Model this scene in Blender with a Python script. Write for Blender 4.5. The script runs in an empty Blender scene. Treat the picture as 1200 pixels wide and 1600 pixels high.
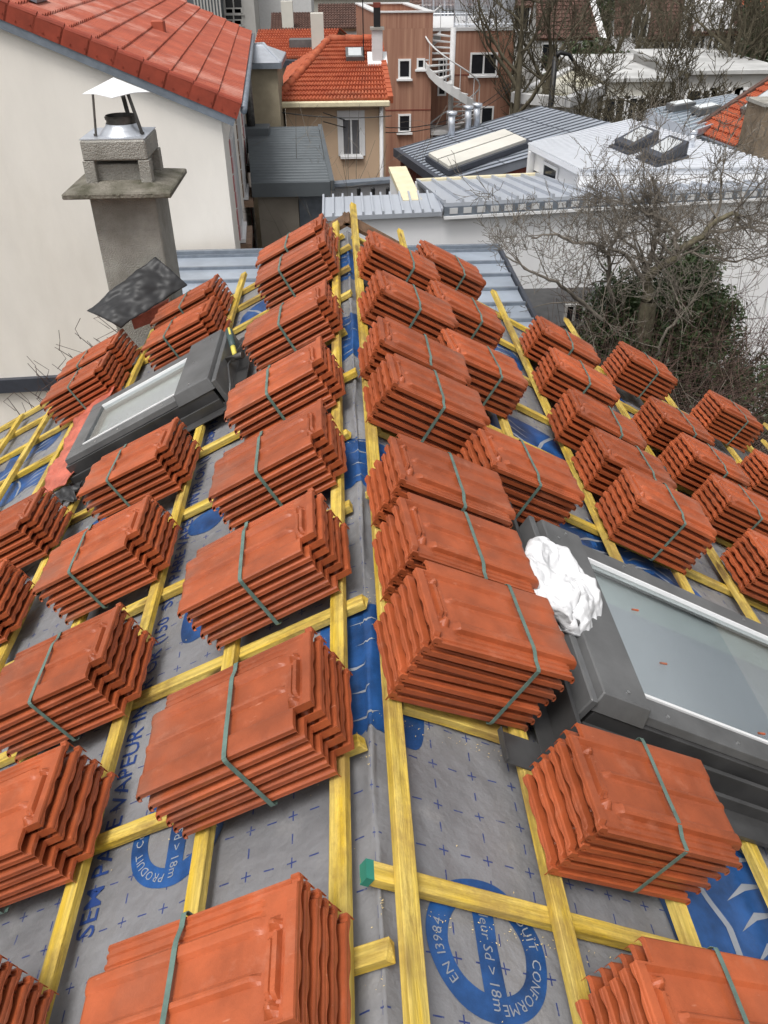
import bpy, bmesh, math, random
from mathutils import Vector, Matrix, noise
R = math.radians
sc = bpy.context.scene
C = sc.collection
random.seed(7)

# ------------------------------------------------------------------ camera
PITCH, YAW, ROLL = 0.616409, 0.047890, -0.006236
EYE = Vector((-0.0278, 0.0, 1.4711)); FPX = 1251.1
AL, AR = 0.486126, 0.508256            # pitch of the left and right roof slope
_F = Vector((math.sin(YAW)*math.cos(PITCH), math.cos(YAW)*math.cos(PITCH), -math.sin(PITCH)))
_r = Vector((math.cos(YAW), -math.sin(YAW), 0)); _u = _r.cross(_F)
_R = _r*math.cos(ROLL) + _u*math.sin(ROLL); _U = _u*math.cos(ROLL) - _r*math.sin(ROLL)
cd = bpy.data.cameras.new('camera'); cam = bpy.data.objects.new('camera', cd); C.objects.link(cam)
cd.sensor_fit = 'VERTICAL'; cd.sensor_height = 24; cd.lens = 24*FPX/1600; cd.clip_start = .05; cd.clip_end = 2000
m = Matrix((( _R.x, _U.x, -_F.x, EYE.x), (_R.y, _U.y, -_F.y, EYE.y), (_R.z, _U.z, -_F.z, EYE.z), (0, 0, 0, 1)))
cam.matrix_world = m
sc.camera = cam

# ------------------------------------------------------------------ light
SUN_EL, SUN_AZ = R(66), R(215)
w = bpy.data.worlds.new('World'); sc.world = w; w.use_nodes = True
nt = w.node_tree; nt.nodes.clear()
o_ = nt.nodes.new('ShaderNodeOutputWorld'); bg = nt.nodes.new('ShaderNodeBackground'); bg.inputs[1].default_value = .12
sky = nt.nodes.new('ShaderNodeTexSky'); sky.sky_type = 'NISHITA'; sky.sun_disc = False
sky.sun_elevation = SUN_EL; sky.sun_rotation = SUN_AZ; sky.air_density = 1.2; sky.dust_density = 5; sky.ozone_density = 1
hs = nt.nodes.new('ShaderNodeHueSaturation'); hs.inputs['Saturation'].default_value = .12
nt.links.new(sky.outputs[0], hs.inputs['Color']); nt.links.new(hs.outputs[0], bg.inputs[0]); nt.links.new(bg.outputs[0], o_.inputs[0])
sl = bpy.data.lights.new('sun', 'SUN'); sl.energy = 1.5; sl.angle = R(20); sl.color = (1, .97, .93)
so = bpy.data.objects.new('sun', sl); C.objects.link(so)
sd = Vector((math.sin(SUN_AZ)*math.cos(SUN_EL), math.cos(SUN_AZ)*math.cos(SUN_EL), math.sin(SUN_EL)))
so.rotation_euler = sd.to_track_quat('Z', 'Y').to_euler()
sc.view_settings.view_transform = 'Standard'; sc.view_settings.look = 'None'
sc.view_settings.exposure = 0.38; sc.view_settings.gamma = 1
sc.cycles.max_bounces = 6; sc.cycles.diffuse_bounces = 2; sc.cycles.transparent_max_bounces = 8

# ------------------------------------------------------------------ placing helpers
def ray(x, y): return (_F + _R*((x-600)/FPX) - _U*((y-800)/FPX))
def atY(x, y, Y):
    d = ray(x, y); return EYE + d*((Y-EYE.y)/d.y)
def atZ(x, y, z):
    d = ray(x, y); return EYE + d*((z-EYE.z)/d.z)
def slope(side, u, y, t=0.0):            # point u metres down a roof slope, t above the battens
    a = AR if side > 0 else AL
    return Vector((side*(u*math.cos(a)+t*math.sin(a)), y, -u*math.sin(a)+t*math.cos(a)))
G = -7.6

# ------------------------------------------------------------------ materials
def mat(name, col, rough=.7, var=.2, scale=6, bump=0, bscale=40, metal=0, spec=.4, c2=None, stretch=(1,1,1), rnd=0, mix=(.35,.7), detail=6):
    m = bpy.data.materials.new(name); m.use_nodes = True; n = m.node_tree; L = n.links
    b = n.nodes['Principled BSDF']; b.inputs['Roughness'].default_value = rough; b.inputs['Metallic'].default_value = metal
    b.inputs['Specular IOR Level'].default_value = spec
    tc = n.nodes.new('ShaderNodeTexCoord'); mp = n.nodes.new('ShaderNodeMapping'); mp.inputs['Scale'].default_value = stretch
    oi = n.nodes.new('ShaderNodeObjectInfo'); ad = n.nodes.new('ShaderNodeVectorMath'); ad.operation = 'ADD'
    sc_ = n.nodes.new('ShaderNodeVectorMath'); sc_.operation = 'SCALE'; sc_.inputs['Scale'].default_value = 37
    cx = n.nodes.new('ShaderNodeCombineXYZ')
    for k in range(3): L.new(oi.outputs['Random'], cx.inputs[k])
    L.new(cx.outputs[0], sc_.inputs[0])
    L.new(tc.outputs['Object'], ad.inputs[0]); L.new(sc_.outputs[0], ad.inputs[1]); L.new(ad.outputs[0], mp.inputs[0])
    nz = n.nodes.new('ShaderNodeTexNoise'); nz.inputs['Scale'].default_value = scale; nz.inputs['Detail'].default_value = detail; nz.inputs['Roughness'].default_value = .6
    L.new(mp.outputs[0], nz.inputs['Vector'])
    cr = n.nodes.new('ShaderNodeValToRGB'); e = cr.color_ramp.elements
    lo = c2 if c2 else tuple(c*(1-var) for c in col)
    hi = tuple(min(1, c*(1+var*.6)) for c in col) if not c2 else col
    e[0].position, e[1].position = mix; e[0].color = (*lo, 1); e[1].color = (*hi, 1)
    L.new(nz.outputs['Fac'], cr.inputs[0])
    out = cr.outputs[0]
    if rnd:
        h = n.nodes.new('ShaderNodeHueSaturation')
        mr = n.nodes.new('ShaderNodeMapRange'); mr.inputs['To Min'].default_value = 1-rnd; mr.inputs['To Max'].default_value = 1+rnd
        L.new(oi.outputs['Random'], mr.inputs[0]); L.new(mr.outputs[0], h.inputs['Value']); L.new(out, h.inputs['Color']); out = h.outputs[0]
    L.new(out, b.inputs['Base Color'])
    if bump:
        n2 = n.nodes.new('ShaderNodeTexNoise'); n2.inputs['Scale'].default_value = bscale; n2.inputs['Detail'].default_value = 8
        L.new(mp.outputs[0], n2.inputs['Vector'])
        bp = n.nodes.new('ShaderNodeBump'); bp.inputs['Strength'].default_value = bump; bp.inputs['Distance'].default_value = .02
        L.new(n2.outputs['Fac'], bp.inputs['Height']); L.new(bp.outputs[0], b.inputs['Normal'])
    return m

def tile_material():
    m = mat('terracotta', (.40, .092, .031), rough=.46, var=.26, scale=9, bump=.10, bscale=220, spec=.5, rnd=.17)
    n = m.node_tree; L = n.links; b = n.nodes['Principled BSDF']
    src = b.inputs['Base Color'].links[0].from_socket
    tc = n.nodes.new('ShaderNodeTexCoord'); sx = n.nodes.new('ShaderNodeSeparateXYZ'); L.new(tc.outputs['Object'], sx.inputs[0])
    mr = n.nodes.new('ShaderNodeMapRange'); mr.inputs['From Min'].default_value = .24; mr.inputs['From Max'].default_value = .46
    L.new(sx.outputs[0], mr.inputs[0])                     # weathered, greyer clay towards the exposed nose of the tile
    nz = n.nodes.new('ShaderNodeTexNoise'); nz.inputs['Scale'].default_value = 7; nz.inputs['Detail'].default_value = 5
    L.new(n.nodes['Mapping'].outputs[0], nz.inputs['Vector'])
    r2 = n.nodes.new('ShaderNodeMapRange'); r2.inputs['From Min'].default_value = .46; r2.inputs['From Max'].default_value = .80
    L.new(nz.outputs['Fac'], r2.inputs[0])
    mu = n.nodes.new('ShaderNodeMath'); mu.operation = 'MULTIPLY'; L.new(mr.outputs[0], mu.inputs[0]); L.new(r2.outputs[0], mu.inputs[1])
    mx = n.nodes.new('ShaderNodeMix'); mx.data_type = 'RGBA'; mx.inputs['B'].default_value = (.22, .105, .07, 1)
    L.new(mu.outputs[0], mx.inputs['Factor']); L.new(src, mx.inputs['A'])
    # pale scuffs
    n3 = n.nodes.new('ShaderNodeTexNoise'); n3.inputs['Scale'].default_value = 60; n3.inputs['Detail'].default_value = 3
    mp = n.nodes.new('ShaderNodeMapping'); mp.inputs['Scale'].default_value = (.35, 1.3, 1); L.new(n.nodes['Mapping'].outputs[0], mp.inputs[0]); L.new(mp.outputs[0], n3.inputs['Vector'])
    r3 = n.nodes.new('ShaderNodeMapRange'); r3.inputs['From Min'].default_value = .70; r3.inputs['From Max'].default_value = .78; r3.inputs['To Max'].default_value = .5
    L.new(n3.outputs['Fac'], r3.inputs[0])
    m2 = n.nodes.new('ShaderNodeMix'); m2.data_type = 'RGBA'; m2.inputs['B'].default_value = (.62, .27, .17, 1)
    L.new(r3.outputs[0], m2.inputs['Factor']); L.new(mx.outputs['Result'], m2.inputs['A']); L.new(m2.outputs['Result'], b.inputs['Base Color'])
    return m

def wood_material(name, c1, c2, stain):
    m = mat(name, c1, rough=.65, scale=3.2, c2=c2, stretch=(.9, 9, 9), bump=.25, bscale=24, spec=.3, mix=(.33, .62))
    n = m.node_tree; L = n.links; b = n.nodes['Principled BSDF']; src = b.inputs['Base Color'].links[0].from_socket
    nz = n.nodes.new('ShaderNodeTexNoise'); nz.inputs['Scale'].default_value = 6; nz.inputs['Detail'].default_value = 8; nz.inputs['Roughness'].default_value = .75
    mp = n.nodes.new('ShaderNodeMapping'); mp.inputs['Scale'].default_value = (.5, 1, 1)
    # same coordinates, shorter stretch
    ad = [x for x in n.nodes if x.type == 'VECT_MATH' and x.operation == 'ADD'][0]
    L.new(ad.outputs[0], mp.inputs[0]); L.new(mp.outputs[0], nz.inputs['Vector'])
    r = n.nodes.new('ShaderNodeMapRange'); r.inputs['From Min'].default_value = .49; r.inputs['From Max'].default_value = .68; r.inputs['To Max'].default_value = .85
    L.new(nz.outputs['Fac'], r.inputs[0])
    mx = n.nodes.new('ShaderNodeMix'); mx.data_type = 'RGBA'; mx.inputs['B'].default_value = (*stain, 1)
    L.new(r.outputs[0], mx.inputs['Factor']); L.new(src, mx.inputs['A'])
    g = n.nodes.new('ShaderNodeTexNoise'); g.inputs['Scale'].default_value = 30; g.inputs['Detail'].default_value = 4
    mg = n.nodes.new('ShaderNodeMapping'); mg.inputs['Scale'].default_value = (.12, 3, 3); L.new(ad.outputs[0], mg.inputs[0]); L.new(mg.outputs[0], g.inputs['Vector'])
    rg = n.nodes.new('ShaderNodeMapRange'); rg.inputs['From Min'].default_value = .35; rg.inputs['From Max'].default_value = .65; rg.inputs['To Min'].default_value = .70; rg.inputs['To Max'].default_value = 1.10
    L.new(g.outputs['Fac'], rg.inputs[0])
    h = n.nodes.new('ShaderNodeHueSaturation'); L.new(mx.outputs['Result'], h.inputs['Color']); L.new(rg.outputs[0], h.inputs['Value'])
    vo = n.nodes.new('ShaderNodeTexVoronoi'); vo.inputs['Scale'].default_value = 2.6; mv = n.nodes.new('ShaderNodeMapping'); mv.inputs['Scale'].default_value = (1, 5, 5)
    L.new(ad.outputs[0], mv.inputs[0]); L.new(mv.outputs[0], vo.inputs['Vector'])
    rv = n.nodes.new('ShaderNodeMapRange'); rv.inputs['From Min'].default_value = .22; rv.inputs['From Max'].default_value = .12; rv.inputs['To Max'].default_value = .85; L.new(vo.outputs['Distance'], rv.inputs[0])
    mk_ = n.nodes.new('ShaderNodeMix'); mk_.data_type = 'RGBA'; mk_.inputs['B'].default_value = (.10, .05, .02, 1); L.new(rv.outputs[0], mk_.inputs['Factor']); L.new(h.outputs[0], mk_.inputs['A'])
    # greyed, dirty stretches
    gd = n.nodes.new('ShaderNodeTexNoise'); gd.inputs['Scale'].default_value = 3.5; gd.inputs['Detail'].default_value = 7; gd.inputs['Roughness'].default_value = .7; L.new(ad.outputs[0], gd.inputs['Vector'])
    rd = n.nodes.new('ShaderNodeMapRange'); rd.inputs['From Min'].default_value = .48; rd.inputs['From Max'].default_value = .64; rd.inputs['To Max'].default_value = .75; L.new(gd.outputs['Fac'], rd.inputs[0])
    md = n.nodes.new('ShaderNodeMix'); md.data_type = 'RGBA'; md.inputs['B'].default_value = (.33, .21, .07, 1); L.new(rd.outputs[0], md.inputs['Factor']); L.new(mk_.outputs['Result'], md.inputs['A'])
    L.new(md.outputs['Result'], b.inputs['Base Color'])
    return m

def membrane_material():
    m = mat('underlay_grey', (.235, .235, .245), rough=.42, var=.35, scale=2.2, bump=.55, bscale=16, spec=.5, mix=(.3, .75))
    n = m.node_tree; L = n.links; b = n.nodes['Principled BSDF']; src = b.inputs['Base Color'].links[0].from_socket
    uv = n.nodes.new('ShaderNodeUVMap'); sx = n.nodes.new('ShaderNodeSeparateXYZ'); L.new(uv.outputs[0], sx.inputs[0])
    def mth(op, a, bb=None):
        x = n.nodes.new('ShaderNodeMath'); x.operation = op
        for i, v in enumerate((a, bb)):
            if v is None: continue
            if isinstance(v, (int, float)): x.inputs[i].default_value = v
            else: L.new(v, x.inputs[i])
        return x.outputs[0]
    def tri(v, per):         # distance (m) to the nearest multiple of per
        return mth('MULTIPLY', mth('PINGPONG', v, per/2), 1)
    U, V = sx.outputs[0], sx.outputs[1]
    P = .115
    on_row = mth('LESS_THAN', tri(V, P), .0017); dash_u = mth('LESS_THAN', tri(U, P/2), .0125)
    on_col = mth('LESS_THAN', tri(U, P), .0017); dash_v = mth('LESS_THAN', tri(V, P/2), .0125)
    mk = mth('MAXIMUM', mth('MULTIPLY', on_row, dash_u), mth('MULTIPLY', on_col, dash_v))
    wn = n.nodes.new('ShaderNodeTexNoise'); wn.inputs['Scale'].default_value = 90; L.new(uv.outputs[0], wn.inputs['Vector'])
    mk = mth('MULTIPLY', mk, mth('MINIMUM', mth('MULTIPLY', mth('MAXIMUM', mth('SUBTRACT', wn.outputs['Fac'], .2), 0), 4), .95))
    # pale rain marks and grey dirt with their own outline
    n4 = n.nodes.new('ShaderNodeTexNoise'); n4.inputs['Scale'].default_value = 5; n4.inputs['Detail'].default_value = 9; n4.inputs['Roughness'].default_value = .7
    L.new(uv.outputs[0], n4.inputs['Vector'])
    r4 = n.nodes.new('ShaderNodeMapRange'); r4.inputs['From Min'].default_value = .55; r4.inputs['From Max'].default_value = .72; r4.inputs['To Max'].default_value = .55
    L.new(n4.outputs['Fac'], r4.inputs[0])
    m0 = n.nodes.new('ShaderNodeMix'); m0.data_type = 'RGBA'; m0.inputs['B'].default_value = (.34, .33, .32, 1); L.new(r4.outputs[0], m0.inputs['Factor']); L.new(src, m0.inputs['A'])
    mx = n.nodes.new('ShaderNodeMix'); mx.data_type = 'RGBA'; mx.inputs['B'].default_value = (.012, .035, .17, 1)
    L.new(mk, mx.inputs['Factor']); L.new(m0.outputs['Result'], mx.inputs['A']); L.new(mx.outputs['Result'], b.inputs['Base Color'])
    return m

def glass_material(name='window_glass'):
    m = bpy.data.materials.new(name); m.use_nodes = True; n = m.node_tree; n.nodes.clear()
    o = n.nodes.new('ShaderNodeOutputMaterial'); mx = n.nodes.new('ShaderNodeMixShader'); tr = n.nodes.new('ShaderNodeBsdfTransparent')
    gl = n.nodes.new('ShaderNodeBsdfGlossy'); gl.inputs['Roughness'].default_value = .015; fr = n.nodes.new('ShaderNodeMapRange'); lw = n.nodes.new('ShaderNodeLayerWeight'); lw.inputs[0].default_value = .5; pw = n.nodes.new('ShaderNodeMath'); pw.operation = 'POWER'; pw.inputs[1].default_value = 3.2; n.links.new(lw.outputs['Facing'], pw.inputs[0]); n.links.new(pw.outputs[0], fr.inputs[0]); fr.inputs['To Min'].default_value = .11
    tr.inputs[0].default_value = (.92, .95, .95, 1)
    n.links.new(fr.outputs[0], mx.inputs[0]); n.links.new(tr.outputs[0], mx.inputs[1]); n.links.new(gl.outputs[0], mx.inputs[2]); n.links.new(mx.outputs[0], o.inputs[0])
    return m

MT = tile_material()
M_yel = wood_material('treated_yellow_wood', (.72, .54, .14), (.64, .42, .03), (.22, .13, .045))
M_mem = membrane_material(); M_glass = glass_material()
M_blue = mat('blue_ink', (.020, .085, .26), rough=.4, var=.55, scale=7, spec=.5, bump=.08, bscale=240)
M_white_ink = mat('pale_ink', (.29, .31, .35), rough=.5, var=.15)
M_navy = mat('navy_ink', (.025, .06, .22), rough=.5, var=.2)
M_strap = mat('strap_green', (.13, .20, .17), rough=.45, var=.25, scale=30, spec=.5)
M_anth = mat('anthracite_metal', (.125, .126, .127), rough=.42, var=.3, scale=5, spec=.5, bump=.03, bscale=80)
M_anth2 = mat('dark_flashing', (.055, .054, .054), rough=.35, var=.4, scale=6, spec=.5)
M_bead = mat('white_bead', (.8, .8, .8), rough=.3, var=.05)
M_blind = mat('grey_blind', (.60, .60, .65), rough=.8, var=.08, scale=2)  # blind tone raised in place of sky reflected by the glass
M_innerframe = mat('pale_inner_frame', (.66, .69, .70), rough=.6, var=.08)  # paled as well, carrying the sky reflection of the roof window glass
M_screw = mat('screw_steel', (.7, .7, .7), rough=.3, metal=1, var=.1)
M_conc = mat('rough_concrete', (.40, .385, .35), rough=.95, var=.4, scale=4, bump=.7, bscale=110, c2=(.25, .235, .205), mix=(.3, .62))
M_concd = mat('mossy_concrete', (.23, .21, .175), rough=.95, var=.4, scale=7, bump=.8, bscale=60, c2=(.085, .08, .055), mix=(.35, .65))
M_galv = mat('galvanised', (.72, .75, .80), rough=.35, metal=.7, var=.12, scale=4)
M_dsteel = mat('sooty_steel', (.16, .15, .14), rough=.4, metal=.8, var=.5, scale=12)
M_flueblack = mat('flue_black', (.015, .015, .015), rough=.9)
M_hat = mat('white_sheet', (.86, .87, .88), rough=.35, var=.05)
M_lead = mat('lead_sheet', (.040, .040, .042), rough=.5, var=.5, scale=3, bump=.10, bscale=9, spec=.4, c2=(.028, .028, .029))
M_apron = mat('red_apron', (.56, .15, .10), rough=.6, var=.3, scale=10, bump=.5, bscale=30)
M_bag = mat('white_bag', (.72, .72, .73), rough=.6, var=.14, scale=14, bump=.5, bscale=26)
M_brownwood = mat('old_brown_wood', (.16, .09, .05), rough=.85, var=.4, stretch=(1, 1, 8), bump=.3)
M_cream = mat('cream_render', (.86, .81, .74), rough=.95, var=.07, scale=1.2, bump=.12, bscale=90, stretch=(1, 1, .35))
M_zinc = mat('zinc', (.40, .45, .52), rough=.4, metal=.35, var=.2, scale=1.2, spec=.5)
M_zincd = mat('zinc_seam', (.22, .25, .29), rough=.45, metal=.3, var=.2)
M_tile_o = mat('orange_tile', (.47, .125, .055), rough=.8, var=.28, scale=3, bump=.2, c2=(.34, .07, .03))
M_tile_l = mat('left_roof_tile', (.45, .105, .055), rough=.68, var=.25, scale=2, c2=(.31, .07, .04))
def patches(m, col, scale, lo, hi, amt):
    n = m.node_tree; L = n.links; b = n.nodes['Principled BSDF']; src = b.inputs['Base Color'].links[0].from_socket
    z = n.nodes.new('ShaderNodeTexNoise'); z.inputs['Scale'].default_value = scale; z.inputs['Detail'].default_value = 7; z.inputs['Roughness'].default_value = .65; L.new(n.nodes['Mapping'].outputs[0], z.inputs['Vector'])
    r = n.nodes.new('ShaderNodeMapRange'); r.inputs['From Min'].default_value = lo; r.inputs['From Max'].default_value = hi; r.inputs['To Max'].default_value = amt; L.new(z.outputs['Fac'], r.inputs[0])
    x = n.nodes.new('ShaderNodeMix'); x.data_type = 'RGBA'; x.inputs['B'].default_value = (*col, 1); L.new(r.outputs[0], x.inputs['Factor']); L.new(src, x.inputs['A']); L.new(x.outputs['Result'], b.inputs['Base Color'])
M_verge = mat('verge_tile', (.30, .05, .025), rough=.6, var=.2, scale=5)
M_white = mat('white_wall', (.90, .90, .91), rough=.9, var=.05, scale=.8)
M_whiter = mat('white_metal_roof', (.82, .84, .88), rough=.45, metal=0, var=.06, scale=1)
M_ribs = mat('pale_shaded_ribs', (.66, .68, .72), rough=.45, metal=0, var=.06)  # a tone darker than the sheet, the ribs' shading painted in
M_silver = mat('silver_metal_roof', (.50, .53, .58), rough=.4, metal=.3, var=.08, scale=1)
M_darkroof = mat('dark_seam_roof', (.33, .36, .41), rough=.4, metal=0, var=.15, scale=.9)
M_seamd = mat('dark_seam', (.05, .055, .07), rough=.5)
M_gcorr = mat('grey_corrugated', (.115, .13, .14), rough=.5, metal=.2, var=.12, scale=1.5)
M_taup = mat('taupe_wall', (.27, .24, .20), rough=.95, var=.15, scale=1.5)
M_tan = mat('tan_block', (.36, .31, .22), rough=.95, var=.3, scale=1.3)
M_beige = mat('beige_render', (.66, .48, .33), rough=.95, var=.06, scale=1)
M_woodclad = mat('wood_cladding', (.44, .245, .165), rough=.8, var=.35, scale=1.3, stretch=(7, 7, .22), c2=(.27, .125, .085), mix=(.3, .7))
M_redbrown = mat('red_brown_wall', (.20, .05, .035), rough=.9, var=.2)
M_dark = mat('dark_window', (.02, .022, .026), rough=.15, spec=.6)
M_pvc = mat('white_pvc', (.82, .82, .82), rough=.4, var=.03)
M_brownroof = mat('brown_roof', (.12, .065, .05), rough=.85, var=.3, scale=2)
M_greyhouse = mat('grey_render', (.46, .45, .43), rough=.95, var=.12, scale=.7)
M_pale = mat('pale_render', (.62, .60, .54), rough=.95, var=.12, scale=.7)
M_moss = mat('mossy_pale_roof', (.58, .56, .49), rough=.9, var=.3, scale=.8, c2=(.30, .28, .19), mix=(.35, .62))
M_palegrey = mat('pale_grey_roof', (.50, .50, .49), rough=.9, var=.25, scale=.8)
M_bark = mat('bark', (.17, .15, .10), rough=.95, var=.4, scale=10, bump=.4)
M_twig = mat('twigs', (.19, .165, .135), rough=.9, var=.3, scale=10)
M_bark2 = mat('far_bark', (.105, .09, .06), rough=.95, var=.3, scale=4)
M_brush = mat('reddish_twigs', (.095, .060, .048), rough=.9, var=.3, scale=6)
M_leaf = mat('evergreen_leaf', (.085, .125, .045), rough=.45, var=.5, scale=2.5, spec=.5, c2=(.025, .045, .014))
M_ground = mat('garden_ground', (.10, .085, .06), rough=1, var=.4, scale=.3, bump=.4)
M_black = mat('black_paint', (.012, .012, .013), rough=.5)
M_gwhite = mat('grey_white', (.60, .60, .60), rough=.8, var=.06)
M_yellow = mat('cream_cap', (.72, .64, .44), rough=.8, var=.1)
M_shutter = mat('grey_curtain', (.15, .15, .16), rough=.9, var=.3, scale=8, stretch=(8, 8, .4))
M_blocks = mat('grey_blockwork', (.17, .165, .155), rough=.95, var=.25, scale=3, bump=.4)
M_pink = mat('pink_trim', (.55, .22, .22), rough=.9)
M_brick = mat('brick', (.30, .20, .14), rough=.9, var=.3, scale=9)
M_hgreen = mat('hammer_grip', (.045, .075, .075), rough=.5)
M_hyel = mat('hammer_yellow', (.65, .55, .10), rough=.5)
M_chip = mat('wood_chips', (.70, .55, .28), rough=.9, var=.2)

patches(M_tile_l, (.66, .40, .33), .45, .54, .70, .75)
patches(M_tile_o, (.28, .12, .07), .9, .55, .72, .6)
patches(M_cream, (.66, .60, .52), .5, .52, .75, .45)
patches(M_white, (.74, .73, .71), .4, .52, .75, .5)
patches(M_conc, (.20, .19, .165), 1.6, .50, .66, .7)
patches(MT, (.50, .20, .12), 13, .58, .72, .35)

# ------------------------------------------------------------------ mesh builder
class MB:
    def __init__(s): s.v = []; s.f = []
    def add(s, vs, fs):
        k = len(s.v); s.v += [Vector(q) for q in vs]; s.f += [tuple(i+k for i in f) for f in fs]; return s
    def hexa(s, p):                     # 8 corners: bottom loop then top loop
        return s.add(p, [(3,2,1,0), (4,5,6,7), (0,1,5,4), (1,2,6,5), (2,3,7,6), (3,0,4,7)])
    def box(s, a, b):
        x0, y0, z0 = a; x1, y1, z1 = b
        return s.hexa([(x0,y0,z0), (x1,y0,z0), (x1,y1,z0), (x0,y1,z0), (x0,y0,z1), (x1,y0,z1), (x1,y1,z1), (x0,y1,z1)])
    def beam(s, p, q, wd, ht, up=Vector((0,0,1))):     # rectangular bar; p,q on the centre of its top face
        p = Vector(p); q = Vector(q); d = (q-p).normalized(); sd = d.cross(up).normalized(); n = sd.cross(d).normalized()
        o = [(-wd/2, -ht), (wd/2, -ht), (wd/2, 0), (-wd/2, 0)]
        vs = [p+sd*a+n*b for a, b in o] + [q+sd*a+n*b for a, b in o]
        return s.add(vs, [(0,1,2,3), (7,6,5,4), (0,4,5,1), (1,5,6,2), (2,6,7,3), (3,7,4,0)])
    def slab(s, poly, th, dirn=Vector((0,0,-1))):      # polygon thickened along dirn
        n = len(poly); b = [Vector(q)+dirn*th for q in poly]
        return s.add([Vector(q) for q in poly]+b, [tuple(range(n)), tuple(range(2*n-1, n-1, -1))] + [(i, n+i, n+(i+1)%n, (i+1)%n) for i in range(n)])
    def tube(s, pts, rad, n=6, cap=True):
        pts = [Vector(p) for p in pts]; k0 = len(s.v); N = len(pts)
        rads = rad if isinstance(rad, (list, tuple)) else [rad]*N
        d0 = (pts[1]-pts[0]).normalized(); ref = Vector((0,0,1)) if abs(d0.z) < .9 else Vector((1,0,0))
        for i, p in enumerate(pts):
            d = (pts[min(i+1, N-1)]-pts[max(i-1, 0)]).normalized()
            a = d.cross(ref).normalized(); b = a.cross(d)
            for j in range(n):
                t = 2*math.pi*j/n; s.v.append(p+(a*math.cos(t)+b*math.sin(t))*rads[i])
        for i in range(N-1):
            for j in range(n):
                a = k0+i*n+j; b = k0+i*n+(j+1)%n; s.f.append((a, b, b+n, a+n))
        if cap: s.f.append(tuple(k0+j for j in range(n))); s.f.append(tuple(k0+(N-1)*n+j for j in range(n-1, -1, -1)))
        return s
    def grid(s, fn, us, vs):
        k = len(s.v); W = len(vs)
        for a in us:
            for b in vs: s.v.append(Vector(fn(a, b)))
        for i in range(len(us)-1):
            for j in range(W-1): s.f.append((k+i*W+j, k+(i+1)*W+j, k+(i+1)*W+j+1, k+i*W+j+1))
        return s
    def build(s, name, mt, parent=None, smooth=False, bevel=0, local=False, ang=None):
        off = parent.location if (parent is not None and not local) else Vector((0,0,0))
        if parent is not None and not local and parent.parent is not None: off = parent.location + parent.parent.location
        me = bpy.data.meshes.new(name); me.from_pydata([q-off for q in s.v], [], s.f); me.update()
        if ang is not None or smooth:
            bm = bmesh.new(); bm.from_mesh(me); bmesh.ops.recalc_face_normals(bm, faces=bm.faces)
            for f in bm.faces: f.smooth = True
            if ang is not None:
                for e in bm.edges:
                    if len(e.link_faces) == 2 and e.calc_face_angle(0) > ang: e.smooth = False
            bm.to_mesh(me); bm.free()
        else:
            bm = bmesh.new(); bm.from_mesh(me); bmesh.ops.recalc_face_normals(bm, faces=bm.faces)
            if bevel: bmesh.ops.bevel(bm, geom=bm.edges[:], offset=bevel, segments=1, affect='EDGES', clamp_overlap=True)
            bm.to_mesh(me); bm.free()
        o = bpy.data.objects.new(name, me); me.materials.append(mt); C.objects.link(o)
        if parent is not None: o.parent = parent
        return o
def tag(o, label=None, cat=None, group=None, kind=None):
    if label: o['label'] = label
    if cat: o['category'] = cat
    if group: o['group'] = group
    if kind: o['kind'] = kind
    return o
def thing(name, label, cat, loc=(0,0,0), group=None):
    o = bpy.data.objects.new(name, None); C.objects.link(o); o.location = loc; o.empty_display_size = .1
    return tag(o, label, cat, group)
def solid(me_obj, th):
    bm = bmesh.new(); bm.from_mesh(me_obj.data); bmesh.ops.solidify(bm, geom=bm.faces[:], thickness=th); bm.to_mesh(me_obj.data); bm.free()

# ================================================================== OUR ROOF
house = thing('renovated_house', 'house stripped to battens and grey printed underlay, tile bundles all over it', 'house', (0, 2, G))
RY0, RY1 = -1.8, 5.42
UE = 4.75
def mem(s, y, off=0.0):                  # the underlay: s = signed distance from the ridge, y along it
    side = 1 if s >= 0 else -1; a = AR if s >= 0 else AL
    u = abs(s); x = u*math.cos(a); k = .03
    z = -math.tan(a)*(math.sqrt(x*x+k*k)-k*.35)
    nv = noise.noise(Vector((s*5.5, y*1.7, 3.1)))*.007 + noise.noise(Vector((s*14, y*5.5, 9.7)))*.0042 + abs(noise.noise(Vector((s*7+y*2.2, y*9-s*3, 4.4))))*.007-.003
    nv -= .002
    rid = max(0, 1-u/.16)
    nv += rid*(noise.noise(Vector((s*24, y*3.2, 1.3)))*.016 + noise.noise(Vector((s*50, y*9, 5.3)))*.006)
    t = -.064 + nv + off
    return Vector((side*x+side*t*math.sin(a)*min(1, u/.05), y, z+t*math.cos(a)))
GS = .024
ns = int(UE/GS); ss = [i*GS for i in range(-ns, ns+1)]
ny = int((RY1-RY0)/GS); ys = [RY0+i*GS for i in range(ny+1)]
mb = MB().grid(lambda a, b: mem(a, b), ss, ys)
und = mb.build('underlay', M_mem, house, smooth=True)
uvl = und.data.uv_layers.new(name='UVMap')
for lp in und.data.loops:
    i = lp.vertex_index; a, b = ss[i//len(ys)], ys[i % len(ys)]
    uvl.data[lp.index].uv = (a+.02, b+.035) if a < 0 else (a+.024, b+.035)
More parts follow.
